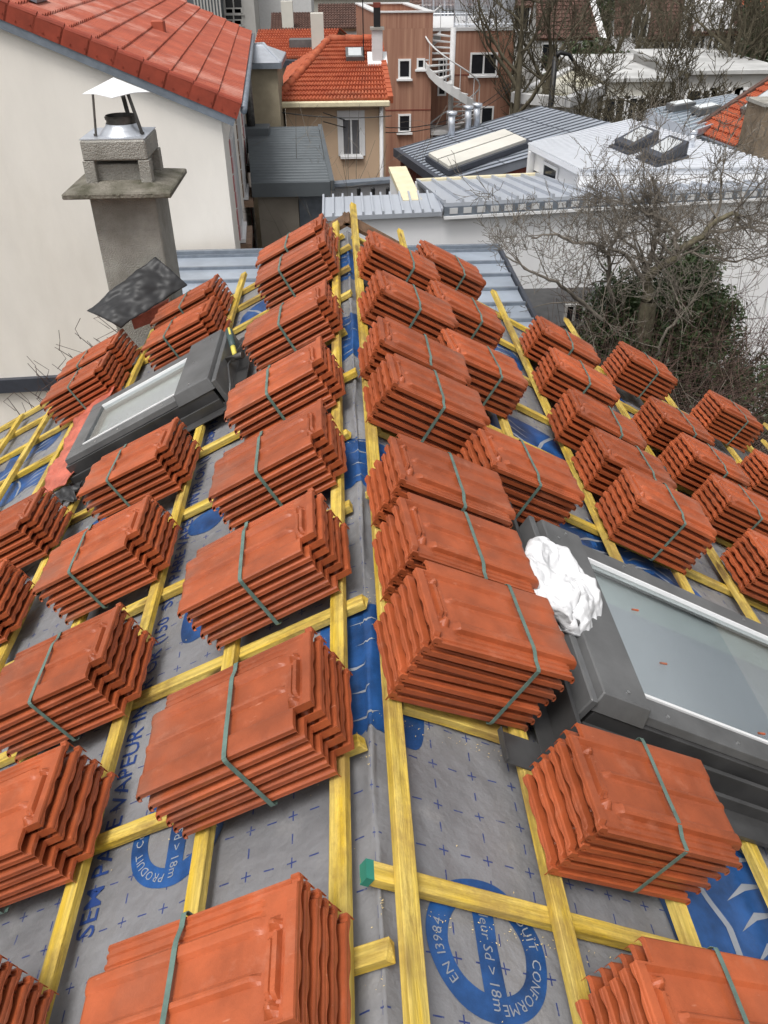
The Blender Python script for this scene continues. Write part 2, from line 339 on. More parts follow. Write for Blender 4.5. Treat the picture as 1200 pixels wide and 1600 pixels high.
# decking, walls
mb = MB()
for sd_ in (-1, 1):
    p = [slope(sd_, 0, RY0, -.13), slope(sd_, UE, RY0, -.13), slope(sd_, UE, RY1-.02, -.13), slope(sd_, 0, RY1-.02, -.13)]
    if sd_ > 0: p = p[::-1]
    mb.slab(p, .03)
mb.build('roof_deck', M_brownwood, house)
mb = MB()
xl = slope(-1, UE-.3, 0, -.13); xr = slope(1, UE-.3, 0, -.13)
for yy in ((RY0+.1, RY0+.3), (RY1-.3, RY1-.1)):
    pr = [(xl.x, yy[0], G), (xr.x, yy[0], G), (xr.x, yy[0], xr.z), (0, yy[0], -.15), (xl.x, yy[0], xl.z)]
    mb.slab(pr, yy[1]-yy[0], Vector((0, 1, 0)))
mb.box((xl.x, RY0+.3, G), (xl.x+.2, RY1-.3, xl.z)); mb.box((xr.x-.2, RY0+.3, G), (xr.x, RY1-.3, xr.z))
mb.build('wall', M_taup, house)
mb = MB()
mb.beam(slope(-1, .0, 5.60, -.035), slope(-1, .45, 5.60, -.035), .24, .022, up=Vector((0, 0, 1)))
mb.beam(slope(1, .0, 5.60, -.035), slope(1, .45, 5.60, -.035), .24, .022, up=Vector((0, 0, 1)))
mb.build('ridge_board', M_brownwood, house)

def timber(name, p, q, wd, th, up, jag=0):
    p = Vector(p); q = Vector(q); d = (q-p); Ln = d.length; d.normalize(); n = (up - d*up.dot(d)).normalized(); sdv = n.cross(d)
    mb = MB(); N = max(3, int(Ln/.18)); sec = [(-wd/2, -th), (wd/2, -th), (wd/2, 0), (-wd/2, 0)]
    bow = random.uniform(-.006, .006); sd0 = random.random()*50
    for i in range(N+1):
        x = Ln*i/N; by = bow*math.sin(math.pi*i/N)
        for k, (a, b) in enumerate(sec):
            e = .0012*noise.noise(Vector((x*4+sd0, k*3.1, 0)))
            ex = 0
            if jag and i == 0: ex = random.uniform(-jag, jag)
            mb.v.append(Vector((x+ex, a+by+e, b+e)))
    for i in range(N):
        for k in range(4):
            a = i*4+k; b = i*4+(k+1) % 4; mb.f.append((a, b, b+4, a+4))
    mb.f.append((3, 2, 1, 0)); mb.f.append(tuple(N*4+k for k in range(4)))
    o = mb.build(name, M_yel, None, bevel=.0018)
    o.parent = house
    o.matrix_local = Matrix.Translation(-Vector(house.location)) @ Matrix(((d.x, sdv.x, n.x, p.x), (d.y, sdv.y, n.y, p.y), (d.z, sdv.z, n.z, p.z), (0,0,0,1)))
    return o
NL = Vector((-math.sin(AL), 0, math.cos(AL))); NR = Vector((math.sin(AR), 0, math.cos(AR)))
endL = {0: 5.52, 1: 5.3, 2: 5.56, 3: 5.3, 4: 5.45, 5: 5.42, 6: 5.16, 7: 5.2}
endR = {0: 5.93, 1: 5.93, 2: 5.42, 3: 5.66, 4: 5.5, 5: 6.02, 6: 5.55, 7: 5.6, 8: 5.5, 9: 5.7, 10: 5.6, 11: 6.2}
for k in range(13):
    u = .0955+.37*k
    segs = [(-1.5, endL.get(k, 5.4))]
    if k in (2, 3, 4): segs = [(-1.5, 3.40), (4.30, endL[k])]
    for a, b in segs: timber('batten', slope(-1, u+random.uniform(-.006, .006), a), slope(-1, u+random.uniform(-.006, .006), b), .041, .026, NL)
    u = .0634+.383*k
    segs = [(-1.5, endR.get(k, 5.5))]
    if k in (2, 3, 4): segs = [(-1.5, 1.30), (2.42, endR[k])]
    for a, b in segs: timber('batten', slope(1, u+random.uniform(-.004, .004), a), slope(1, u+random.uniform(-.004, .004), b), .041, .026, NR)
CY_L = [(-.25, .05), (.24, .05), (.735, .005), (1.235, .047), (1.70, .022), (2.21, .053), (2.70, .06), (3.18, .012), (3.70, .053), (4.17, .016), (4.585, .012), (4.965, .008), (5.27, .05)]
CY_R = [(-.1, .05), (.39, .03), (.885, -.01), (1.36, .11), (1.81, .1), (2.27, .05), (2.76, .12), (3.28, .06), (3.74, .07), (4.22, .1), (4.7, .1), (5.25, .06)]
for y, u0 in CY_L:
    segs = [(u0, 4.65)]
    if 3.45 < y < 4.28: segs = [(u0, .62), (1.72, 4.65)]
    for a, b in segs: timber('counter_batten', slope(-1, a, y+random.uniform(-.01, .01), -.027), slope(-1, b, y+random.uniform(-.02, .02), -.027), .040, .027, NL, jag=.008)
for y, u0 in CY_R:
    segs = [(u0, 4.65)]
    if 1.33 < y < 2.45: segs = [(u0, .5), (1.95, 4.65)]
    for a, b in segs: timber('counter_batten', slope(1, a, y+random.uniform(-.01, .01), -.027), slope(1, b, y+random.uniform(-.02, .02), -.027), .040, .027, NR, jag=.008)
# painted end of the counter batten nearest the camera
MB().beam(slope(1, -.0135, .885, -.0265), slope(1, .004, .885, -.0265), .0415, .028, up=NR).build('painted_end', mat('green_paint', (.03, .22, .16), rough=.6), house)

# ---------------------------------------------------------------- printing on the underlay
def conform(bm, name, mt, off, parent):
    x0 = min(v.co.x for v in bm.verts); x1 = max(v.co.x for v in bm.verts); y0 = min(v.co.y for v in bm.verts); y1 = max(v.co.y for v in bm.verts)
    for i in range(math.ceil(x0/GS), math.floor(x1/GS)+1):
        bmesh.ops.bisect_plane(bm, geom=bm.verts[:]+bm.edges[:]+bm.faces[:], plane_co=(i*GS, 0, 0), plane_no=(1, 0, 0))
    for i in range(math.ceil((y0-RY0)/GS), math.floor((y1-RY0)/GS)+1):
        bmesh.ops.bisect_plane(bm, geom=bm.verts[:]+bm.edges[:]+bm.faces[:], plane_co=(0, RY0+i*GS, 0), plane_no=(0, 1, 0))
    for v in bm.verts: v.co = mem(v.co.x, v.co.y, off) - Vector(house.location)
    me = bpy.data.meshes.new(name); bmesh.ops.recalc_face_normals(bm, faces=bm.faces); bm.to_mesh(me); bm.free()
    for p in me.polygons: p.use_smooth = True
    me.materials.append(mt)
    o = bpy.data.objects.new(name, me); C.objects.link(o); o.parent = und
    return o
def bm_text(txt, size, spacing=1.0, bold=.0):
    cu = bpy.data.curves.new('t', 'FONT'); cu.body = txt; cu.size = size; cu.space_character = spacing; cu.resolution_u = 2; cu.offset = bold
    ob = bpy.data.objects.new('t', cu); C.objects.link(ob)
    me = bpy.data.meshes.new_from_object(ob.evaluated_get(bpy.context.evaluated_depsgraph_get()))
    bm = bmesh.new(); bm.from_mesh(me); bpy.data.objects.remove(ob); bpy.data.curves.remove(cu); bpy.data.meshes.remove(me)
    return bm
def bm_polys(polys):
    bm = bmesh.new()
    for p in polys: bm.faces.new([bm.verts.new((a, b, 0)) for a, b in p])
    return bm
def line_text(txt, s, y, size, ang, mt, off=.0022, name='printed_text', sp=1.0, bold=0):
    bm = bm_text(txt, size, sp, bold); bmesh.ops.transform(bm, matrix=Matrix.Translation((s, y, 0)) @ Matrix.Rotation(ang, 4, 'Z'), verts=bm.verts[:])
    return conform(bm, name, mt, off, und)
def ring(s, y, ro, ri, texts, ctext, flip):
    N = 64; polys = []
    for i in range(N):
        a, b = 2*math.pi*i/N, 2*math.pi*(i+1)/N
        polys.append([(s+ri*math.cos(a), y+ri*math.sin(a)), (s+ro*math.cos(a), y+ro*math.sin(a)), (s+ro*math.cos(b), y+ro*math.sin(b)), (s+ri*math.cos(b), y+ri*math.sin(b))])
    h = ri*.985; w_ = ro*.18
    polys.append([(s-w_, y-h), (s+w_, y-h), (s+w_, y+h), (s-w_, y+h)])
    conform(bm_polys(polys), 'printed_ring', M_blue, .0016, und)
    rm = (ro+ri)/2; size = (ro-ri)*.60
    for txt, a0, sgn in texts:           # clockwise lettering round the ring, tops outwards
        ang = a0; allbm = bmesh.new()
        for ch in txt:
            if ch == ' ': ang -= size*.45/rm; continue
            b = bm_text(ch, size); xs = [v.co.x for v in b.verts]; wd = max(xs)-min(xs); x0 = min(xs)
            th = ang-wd/2/rm
            Mx = Matrix.Translation((s, y, 0)) @ Matrix.Rotation(th-math.pi/2, 4, 'Z') @ Matrix.Translation((-x0-wd/2, rm-size*.35, 0))
            bmesh.ops.transform(b, matrix=Mx, verts=b.verts[:])
            me = bpy.data.meshes.new('x'); b.to_mesh(me); allbm.from_mesh(me); bpy.data.meshes.remove(me); b.free()
            ang -= (wd+size*.16)/rm
        conform(allbm, 'printed_text', M_white_ink, .0026, und)
    bm = bm_text(ctext, size*1.12, 1.0); xs = [v.co.x for v in bm.verts]; ys_ = [v.co.y for v in bm.verts]
    bmesh.ops.transform(bm, matrix=Matrix.Translation((s, y-.012*ro/.14, 0)) @ Matrix.Rotation(-math.pi/2, 4, 'Z') @ Matrix.Translation((-(max(xs)+min(xs))/2, -size*.36, 0)), verts=bm.verts[:])
    conform(bm, 'printed_text', M_white_ink, .0026, und)
ring(.285, .805, .145, .095, [('EN 13984', R(222), 1), ('PRODUIT CONFORME', R(72), 1)], 'valeur Sd > 18m', 0)
ring(-.585, 1.195, .145, .095, [('EN 13984', R(42), 1), ('PRODUIT CONFORME', R(258), 1)], 'valeur Sd > 18m', 1)
ring(.01, .44, .13, .045, [], 'Sd', 0)
line_text('SEM PARE VAPEUR INTR OR (150  SEM PARE VAPEUR INTR OR (150  SEM PARE VAPEUR', -.795, .99, .075, math.pi/2, M_navy, sp=1.02, bold=.0005)
line_text('SEM PARE VAPEUR INTR OR (150  SEM PARE VAPEUR', -2.36, 1.6, .075, math.pi/2, M_navy, bold=.0005)
line_text('SEM PARE VAPEUR INTR OR (150  SEM PARE VAPEUR INTR OR (150', 1.60, 3.3, .075, -math.pi/2, M_navy, bold=.0005)
line_text('SEM PARE VAPEUR INTR OR', .47, .80, .075, -math.pi/2, M_navy, bold=.0005)
def blob(pts, n=10):                     # smooth closed outline through points
    out = []; N = len(pts)
    for i in range(N):
        p0, p1, p2, p3 = (Vector((*pts[(i+k) % N], 0)) for k in (-1, 0, 1, 2))
        for j in range(n):
            t = j/n; q = .5*((2*p1)+(p2-p0)*t+(2*p0-5*p1+4*p2-p3)*t*t+(3*p1-p0-3*p2+p3)*t**3); out.append((q.x, q.y))
    return out
def emblem(s, y, sz, mir=1):             # large winged mark printed in blue with pale veins
    P = lambda a, b: (s+mir*a*sz, y+b*sz)
    wing = [P(-.55, -.5), P(-.2, -.55), P(.1, -.35), P(.45, -.42), P(.6, -.1), P(.5, .3), P(.2, .52), P(-.25, .5), P(-.6, .2)]
    conform(bm_polys([blob(wing)]), 'printed_emblem', M_blue, .0016, und)
    pl = []
    c = [(-.5, .42), (-.25, .12), (-.12, -.15), (-.1, -.5)]
    pl.append([P(a-.025, b) for a, b in c]+[P(a+.03, b) for a, b in c[::-1]])
    for i in range(5):
        b0 = .36-.19*i
        pl.append([P(-.05+.02*i, b0-.13), P(.18, b0-.02), P(.5, b0+.09), P(.18, b0+.03)])
    conform(bm_polys(pl), 'printed_veins', M_white_ink, .0026, und)
for y0, y1 in ((1.27, 1.74), (2.36, 2.70), (3.44, 3.95), (4.50, 5.10)):
    w_ = .17
    pts = [(-w_, y0), (0, y0+.015), (w_, y0-.01), (w_+.02, (y0+y1)/2), (w_, y1), (0, y1-.02), (-w_, y1+.01), (-w_-.01, (y0+y1)/2)]
    conform(bm_polys([blob(pts)]), 'printed_band', M_blue, .0016, und)
    pl = []
    n_ = int((y1-y0)/.085)
    for i in range(n_):
        yy = y0+.05+i*.085; k = random.uniform(.006, .013); x0 = random.uniform(-.14, -.05); x1 = x0+random.uniform(.09, .2)
        pl.append([(x0, yy), ((x0+x1)/2, yy-k*.2), (x1, yy+.012), ((x0+x1)/2, yy+k)])
    conform(bm_polys(pl), 'printed_veins', M_white_ink, .0026, und)
for s, y, z, mi in ((1.08, 2.62, .42, 1), (1.02, 3.42, .38, -1), (1.35, 2.75, .3, 1), (1.10, 1.06, .42, 1), (1.62, 2.58, .26, -1), (1.0, 4.55, .4, 1), (.87, 5.0, .36, -1), (1.95, 4.85, .4, 1), (1.75, 3.4, .36, 1), (2.5, 4.6, .4, -1),
                    (-1.30, 2.93, .34, 1), (-2.22, 4.05, .30, 1), (-2.62, 4.25, .34, -1), (-2.35, 4.55, .34, 1), (-2.6, 3.4, .4, -1), (-.62, 4.77, .3, 1), (-1.02, 4.3, .3, -1), (-1.42, 1.25, .34, 1), (-.6, 2.02, .2, 1), (-1.9, 2.4, .3, 1)):
    emblem(s, y, z, mi)
conform(bm_polys([[(-.725+.085*math.cos(t*.2618), 2.60+.075*math.sin(t*.2618)) for t in range(24)]]), 'printed_dot', M_blue, .0019, und)

# ---------------------------------------------------------------- roof windows
def wpts(side, pts): return [slope(side, *p) for p in pts]
def wbox(mb, side, u0, u1, y0, y1, t0, t1, du=0, dy=0):
    b = [slope(side, u0, y0, t0), slope(side, u1, y0, t0), slope(side, u1, y1, t0), slope(side, u0, y1, t0)]
    t = [slope(side, u0+du, y0+dy, t1), slope(side, u1-du, y0+dy, t1), slope(side, u1-du, y1-dy, t1), slope(side, u0+du, y1-dy, t1)]
    return mb.hexa(b+t)
def roof_window(side, u0, u1, y0, y1, top, label, hood):
    w_ = bpy.data.objects.new('roof_window', None); C.objects.link(w_); w_.parent = house; w_.location = slope(side, (u0+u1)/2, (y0+y1)/2) - Vector(house.location)
    w_['label'] = label
    fr = .075
    mb = MB()                                           # kerb of the frame, hollow
    for a in ((u0, u1, y0, y0+fr), (u0, u1, y1-fr, y1), (u0, u0+fr, y0+fr, y1-fr), (u1-fr, u1, y0+fr, y1-fr)):
        wbox(mb, side, *a, -.03, top-.035)
    mb.build('frame', M_anth2, w_, bevel=.002)
    mb = MB()                                           # sash cladding
    e = .012
    for a in ((u0+e, u1-e, y0+e, y0+fr+.02), (u0+e, u1-e, y1-fr-.02, y1-e), (u1-fr-.03, u1-e, y0+fr+.02, y1-fr-.02)):
        wbox(mb, side, *a, top-.034, top-.004, .003, .003)
    mb.build('sash', M_anth, w_, bevel=.002)
    mb = MB(); wbox(mb, side, u0-.02, u0+hood, y0-.005, y1+.005, top-.04, top+.022, .012, .02)
    wbox(mb, side, u0-.045, u0-.02, y0-.01, y1+.01, -.02, top+.004)
    mb.build('hood', M_anth, w_, bevel=.004)
    for a in ((y0+fr+.021, y0+fr+.031), (y1-fr-.031, y1-fr-.021)):
        mb = MB(); wbox(mb, side, u0+hood, u1-fr-.03, a[0], a[1], top-.03, top-.001); mb.build('glazing_bead', M_bead, w_)
    gl = MB(); wbox(gl, side, u0+hood-.03, u1-fr-.03, y0+fr+.031, y1-fr-.031, top-.020, top-.014); gl.build('pane', M_glass, w_)
    mb = MB(); wbox(mb, side, u0+fr, u1-fr, y0+fr, y1-fr, top-.075, top-.06); mb.build('inner_frame', M_innerframe, w_)
    mb = MB(); iw = .13*(y1-y0); wbox(mb, side, u0+fr+.02, u1-fr-iw, y0+fr+iw*.6, y1-fr-iw*1.6, top-.060, top-.052); mb.build('blind', M_blind, w_)
    mb = MB()
    sp = [(u0+hood*.5, y0+.05), (u0+hood*.5, y1-.05), (u0+.04, y1-.1), (u0+hood+.08, y0+.045), (u0+hood+.35, y0+.045), (u1-.2, y0+.045), (u0+hood+.2, y1-.045), (u1-.25, y1-.045), (u0+hood*.6, (y0+y1)/2)]
    for a, b in sp:
        c = slope(side, a, b, top+.0235 if a < u0+hood else top-.0035); nn = (NR if side > 0 else NL)
        MB().tube([c-nn*.004, c+nn*.0025], .0055, 8).build('screw', M_screw, w_)
    return w_
wr = roof_window(1, .645, 1.86, 1.43, 2.26, .135, 'large dark grey roof window on the right slope', .17)
mb = MB()
wbox(mb, 1, .50, .60, 1.24, 2.40, .0, .006); wbox(mb, 1, .60, 2.0, 1.24, 1.425, .0, .006); wbox(mb, 1, .60, 2.0, 2.265, 2.38, .0, .006)
wbox(mb, 1, .50, 2.0, 1.235, 1.25, .006, .02); wbox(mb, 1, .56, .575, 1.3, 2.38, .006, .10); wbox(mb, 1, .61, 1.95, 1.33, 1.345, .006, .045); wbox(mb, 1, .61, 1.95, 1.385, 1.40, .006, .075)
wbox(mb, 1, .37, .50, 1.24, 1.34, .001, .005); wbox(mb, 1, .37, .374, 1.24, 1.34, .005, .02); wbox(mb, 1, 1.87, 2.05, 1.3, 2.35, .001, .006)
mb.build('flashing', M_anth2, wr, bevel=.001)
wl = roof_window(-1, .72, 1.61, 3.50, 4.12, .125, 'dark roof window on the left slope with a loose red apron at its foot', .2)
mb = MB()
wbox(mb, -1, .60, .70, 3.40, 4.25, .0, .006); wbox(mb, -1, .70, 1.65, 3.38, 3.495, .0, .006); wbox(mb, -1, .70, 1.65, 4.125, 4.24, .0, .006); wbox(mb, -1, .70, 1.60, 3.44, 3.455, .006, .05)
mb.tube(wpts(-1, [(.66, 3.42, .02), (.63, 3.5, .07), (.655, 3.7, .09), (.65, 3.9, .06), (.64, 4.2, .02)]), .006, 6)
mb.build('flashing', M_anth2, wl, bevel=.001)
mb = MB().grid(lambda a, b: slope(-1, 1.60+(.30-.06*b)*a + .03*noise.noise(Vector((b*6, 1, 2))), 4.50-1.12*b+.12*a, .06-.03*a+.022*noise.noise(Vector((a*2.5, b*13, 1)))+.010*noise.noise(Vector((a*9, b*30, 4)))), [i/14 for i in range(15)], [i/70 for i in range(71)])
ap = mb.build('apron', M_apron, wl, smooth=True); solid(ap, .004)
mb = MB().grid(lambda a, b: slope(-1, 1.52+.22*a, 3.40-.16*b, .03+.035*noise.noise(Vector((a*6, b*6, 8)))+.012*noise.noise(Vector((a*20, b*20, 8)))), [i/20 for i in range(21)], [i/20 for i in range(21)])
ob = mb.build('apron_end', M_lead, wl, smooth=True); solid(ob, .003)

# ---------------------------------------------------------------- chimney on our roof (far left)
ch = bpy.data.objects.new('chimney', None); C.objects.link(ch); ch.parent = house; CX0, CX1, CYa, CYb = -1.655, -1.235, 5.47, 5.88
ch.location = Vector(((CX0+CX1)/2, (CYa+CYb)/2, -1.2)) - Vector(house.location)
ch['label'] = 'grey concrete chimney with a white metal cowl roof'
MB().box((CX0, CYa, -3.2), (CX1, CYb, .17)).build('shaft', M_conc, ch, bevel=.008)
mb = MB(); mb.hexa([(CX0-.13, CYa-.13, .17), (CX1+.13, CYa-.13, .17), (CX1+.13, CYb+.13, .17), (CX0-.13, CYb+.13, .17), (CX0-.13, CYa-.13, .205), (CX1+.13, CYa-.13, .205), (CX1+.13, CYb+.13, .205), (CX0-.13, CYb+.13, .205)])
mb.hexa([(CX0-.128, CYa-.128, .205), (CX1+.128, CYa-.128, .205), (CX1+.128, CYb+.128, .205), (CX0-.128, CYb+.128, .205), (CX0+.03, CYa+.03, .245), (CX1-.03, CYa+.03, .245), (CX1-.03, CYb-.03, .245), (CX0+.03, CYb-.03, .245)])
mb.build('slab', M_concd, ch, bevel=.006)
mb = MB(); q = .075
for a, b in ((CX0, CYa), (CX1-q, CYa), (CX0, CYb-q), (CX1-q, CYb-q)): mb.box((a+.003, b+.003, .235), (a+q, b+q, .37))
mb.box((CX0+.05, CYa+.05, .235), (CX1-.05, CYb-.05, .34))
mb.build('vent_posts', M_conc, ch, bevel=.004)
MB().box((CX0+.01, CYa+.002, .368), (CX1-.008, CYb-.01, .488)).build('crown_block', M_conc, ch, bevel=.01)
cx, cy = (CX0+CX1)/2+.03, (CYa+CYb)/2
mb = MB().box((CX0+.01, CYa+.01, .489), (CX1-.01, CYb-.01, .495)); mb.tube([(cx, cy, .495), (cx, cy, .52), (cx, cy, .545), (cx, cy, .555)], [.15, .125, .10, .098], 24, cap=False); mb.build('cowl_plate', M_galv, ch, ang=.6)
mb = MB().tube([(cx, cy, .55), (cx, cy, .60)], .092, 24, cap=False); mb.tube([(cx, cy, .578), (cx, cy, .592)], .098, 24, cap=False); mb.build('flue_collar', M_dsteel, ch, ang=.7)
MB().tube([(cx, cy, .565), (cx, cy, .57)], .09, 20).build('flue_mouth', M_flueblack, ch)  # black disc closing the flue
for a in (R(215), R(335), R(80)):
    mb = MB(); p = Vector((cx+.15*math.cos(a), cy+.15*math.sin(a), .497)); q_ = Vector((cx+.085*math.cos(a), cy+.085*math.sin(a), .745))
    if a == R(215): p = Vector((cx-.15, cy-.1, .497)); q_ = Vector((cx-.12, cy-.1, .735))
    tdir = Vector((-math.sin(a), math.cos(a), 0)); mb.beam(p, q_, .028, .005, up=Vector((math.cos(a), math.sin(a), .15))); mb.tube([p, p+Vector((0,0,.012))], .012, 8)
    mb.build('leg', M_dsteel, ch)
mb = MB(); zb = .725; ringp = []
for i in range(24):
    a = R(6)+2*math.pi*i/24; m_ = (a-R(6)) % (math.pi/2); sq = .215/(math.cos(m_)+math.sin(m_)); sq = .215*(.72*sq/.215+.28*.82)
    ringp.append((cx+sq*math.cos(a), cy+sq*math.sin(a), zb+.012*abs(math.sin(2*(a-R(6))))))
k = len(ringp); mb.add(ringp+[(cx, cy, zb+.085)]+[(a, b, c-.004) for a, b, c in ringp]+[(cx, cy, zb+.081)], [(i, (i+1) % k, k) for i in range(k)]+[((i+1) % k+k+1, i+k+1, 2*k+1) for i in range(k)]+[(i, i+k+1, (i+1) % k+k+1, (i+1) % k) for i in range(k)])
mb.build('cowl_roof', M_hat, ch)

# ================================================================== TILE BUNDLES
TL, TW, PITCHT = .462, .288, .033
def tile_mesh():
    import bisect
    PB = [(0, .016), (.004, .0195), (.010, .0215), (.050, .0225), (.0545, .0215), (.061, .0122), (.066, .0115), (.122, .0115), (.1275, .0205), (.131, .0222), (.136, .0222), (.1415, .0135), (.147, .0115), (.204, .0118), (.211, .0205), (.216, .0220), (.229, .0220), (.2335, .0185), (.2362, .0055), (.246, .0050), (.2485, .0090), (.2525, .0090), (.255, .0050), (.265, .0050), (.2675, .0090), (.2715, .0090), (.274, .0050), (.280, .0055), (.283, .0100), (.288, .0095)]
    def prof(b):
        for (b0, h0), (b1, h1) in zip(PB, PB[1:]):
            if b <= b1: return h0+(h1-h0)*(b-b0)/(b1-b0)
        return PB[-1][1]
    sm = lambda x, a, b: max(0, min(1, (x-a)/(b-a)))
    plate = lambda x, a, b, r: min(sm(x, a-r, a), 1-sm(x, b, b+r))
    def top(a, b):
        h = prof(b)
        if b > .056:
            hz = 1-sm(a, .070, .088)
            base = h if b > .234 else .0095
            f = base
            f = max(f, .0095+.0135*plate(a, .001, .020, .004)) if b < .27 else max(f, f+.009*plate(a, .001, .018, .004))
            if b < .234:
                f = max(f, .0095+.0150*plate(a, .036, .045, .003)*plate(b, .098, .192, .010))
                f = max(f, .0095+.0095*plate(a, .052, .060, .003)*plate(b, .104, .186, .008))
                for bc in (.080, .214):
                    d = math.hypot((a-.050)/1.25, b-bc); f = max(f, .0095+.015*(1-sm(d, .005, .011)))
            h = h*(1-hz)+f*hz
        if a > .39 and .004 < b < .2364: k_ = .5*sm(a, .40, .44); h = h*(1-k_)+.0165*k_
        return h
    A = [0, .0015, .004, .008, .0175, .020, .0225, .026, .031, .0335, .036, .040, .045, .048, .050, .0525, .055, .0575, .060, .063, .067, .072, .077, .082, .088, .10, .14, .18, .22, .26, .30, .34, .38, .41, .43, .44]
    Bs = sorted(set([b for b, _ in PB]+[.03, .020, .040, .075, .080, .085, .09, .095, .1, .104, .11, .115, .158, .165, .172, .18, .186, .192, .197, .2, .2095, .22]))
    wave = lambda b: .5-.5*math.cos((b-.05)/.0785*2*math.pi)
    rows = []
    foot = lambda b: .0022+.009*max(0, wave(b)-.30) if b > .05 else prof(b)-.012
    Bs = sorted(set(Bs+[.0507, .2371]))
    head = ((.004, lambda b: foot(b)+.001), (.0015, foot), (0, lambda b: foot(b)+.002), (0, lambda b: max(foot(b)+.003, .0105)), (.0018, lambda b: max(foot(b)+.004, .012)), (0, lambda b: max(foot(b)+.005, .0135)), (0, lambda b: max(foot(b)+.007, top(.0015, b)-.004)))
    for aa, fn in head: rows.append([(aa, b, fn(b)) for b in Bs])    # scalloped head face under the flange
    for a in A[1:]: rows.append([(a, b, top(a, b)) for b in Bs])
    r0 = .015; TH = .0105
    for i in range(1, 6):                                # rolled nose
        t = min(1, i/4)*math.pi/2; ex = .004 if i > 4 else 0
        rows.append([(.44+r0*math.sin(t)*1.2, b, top(.44, b)-r0*(1-math.cos(t))-ex) for b in Bs])
    nout = len(rows)
    for i in range(5, 0, -1):
        t = min(1, i/4)*math.pi/2; ex = .004 if i > 4 else 0
        rows.append([(.44+(r0*1.2-.009)*math.sin(t), b, top(.44, b)-TH-(r0-TH+.001)*(1-math.cos(t))-ex) for b in Bs])
    for a in (.43, .38, .30, .22, .14, .09, .06, .03, .012): rows.append([(a, b, min(top(a, b), prof(b) if b > .24 or b < .05 else .0125)-TH) for b in Bs])
    rows.append([(.005, b, foot(b)+.0015) for b in Bs])
    rr = []
    for ri, r in enumerate(rows):
        q = []
        for a, b, c in r:
            if b <= .0501: a = .043+a*.045/.088 if a < .088 else a
            if b >= .237 and a > .38: a = .38+(a-.38)*.66
            q.append((a, b, c))
        d = .0125 if ri < nout else .002
        e = .0150 if ri < nout else .0045
        if ri < nout-5: rr.append([(q[0][0], .0006, q[0][2]-d)]+q+[(q[-1][0], TW-.0004, q[-1][2]-e)])
        else: rr.append([(q[0][0], .0006, q[0][2]-(.002 if ri < nout+4 else d))]+q+[(q[-1][0], TW-.0004, q[-1][2]-(.002 if ri < nout+4 else e))])
    rows = rr; nb = len(rows[0])
    V = [(a, -b, c) for r in rows for a, b, c in r]; F = []
    for i in range(len(rows)):
        i2 = (i+1) % len(rows)
        for j in range(nb-1): F.append((i*nb+j, i*nb+j+1, i2*nb+j+1, i2*nb+j))
    me = bpy.data.meshes.new('roof_tile'); me.from_pydata(V, [], F)
    bm = bmesh.new(); bm.from_mesh(me)
    bmesh.ops.delete(bm, geom=[v for v in bm.verts if not v.link_faces], context='VERTS')
    bmesh.ops.recalc_face_normals(bm, faces=bm.faces)
    bmesh.ops.recalc_face_normals(bm, faces=bm.faces)
    for f in bm.faces: f.smooth = True
    for e in bm.edges:
        if len(e.link_faces) == 2 and e.calc_face_angle(0) > R(19): e.smooth = False
    bm.to_mesh(me); bm.free(); me.materials.append(MT)
    return me
TILE = tile_mesh()
def strap_mesh(n, a):
    H = (n-1)*PITCHT+.012
    prof = [(.0045, H+.017), (.001, H+.0225), (-.004, H+.0238), (-.012, H+.0240), (-.05, H+.0244), (-.075, H+.0240), (-.137, H+.0228), (-.18, H+.0226), (-.222, H+.0232), (-.236, H+.0215), (-.262, H+.0135), (-.2885, H+.0125), (-.2925, H+.008), (-.2925, .01), (-.288, -.001), (-.003, -.001), (.0052, .008), (.0052, H+.010)]
    mb = MB(); wd = .0058; N = len(prof)
    for b, c in prof:
        wob = random.uniform(-.0007, .0007)
        mb.v += [Vector((a-wd+wob, b, c)), Vector((a+wd+wob, b, c))]
    mb.f = [(2*i, 2*i+1, 2*((i+1) % N)+1, 2*((i+1) % N)) for i in range(N)]
    me = bpy.data.meshes.new('strap'); me.from_pydata(mb.v, [], mb.f)
    bm = bmesh.new(); bm.from_mesh(me); bmesh.ops.recalc_face_normals(bm, faces=bm.faces); bmesh.ops.solidify(bm, geom=bm.faces[:], thickness=-.0012); bm.to_mesh(me); bm.free(); me.materials.append(M_strap)
    return me
STR = {n: strap_mesh(n, .255) for n in (5, 6, 7)}
rt = random.Random(3)
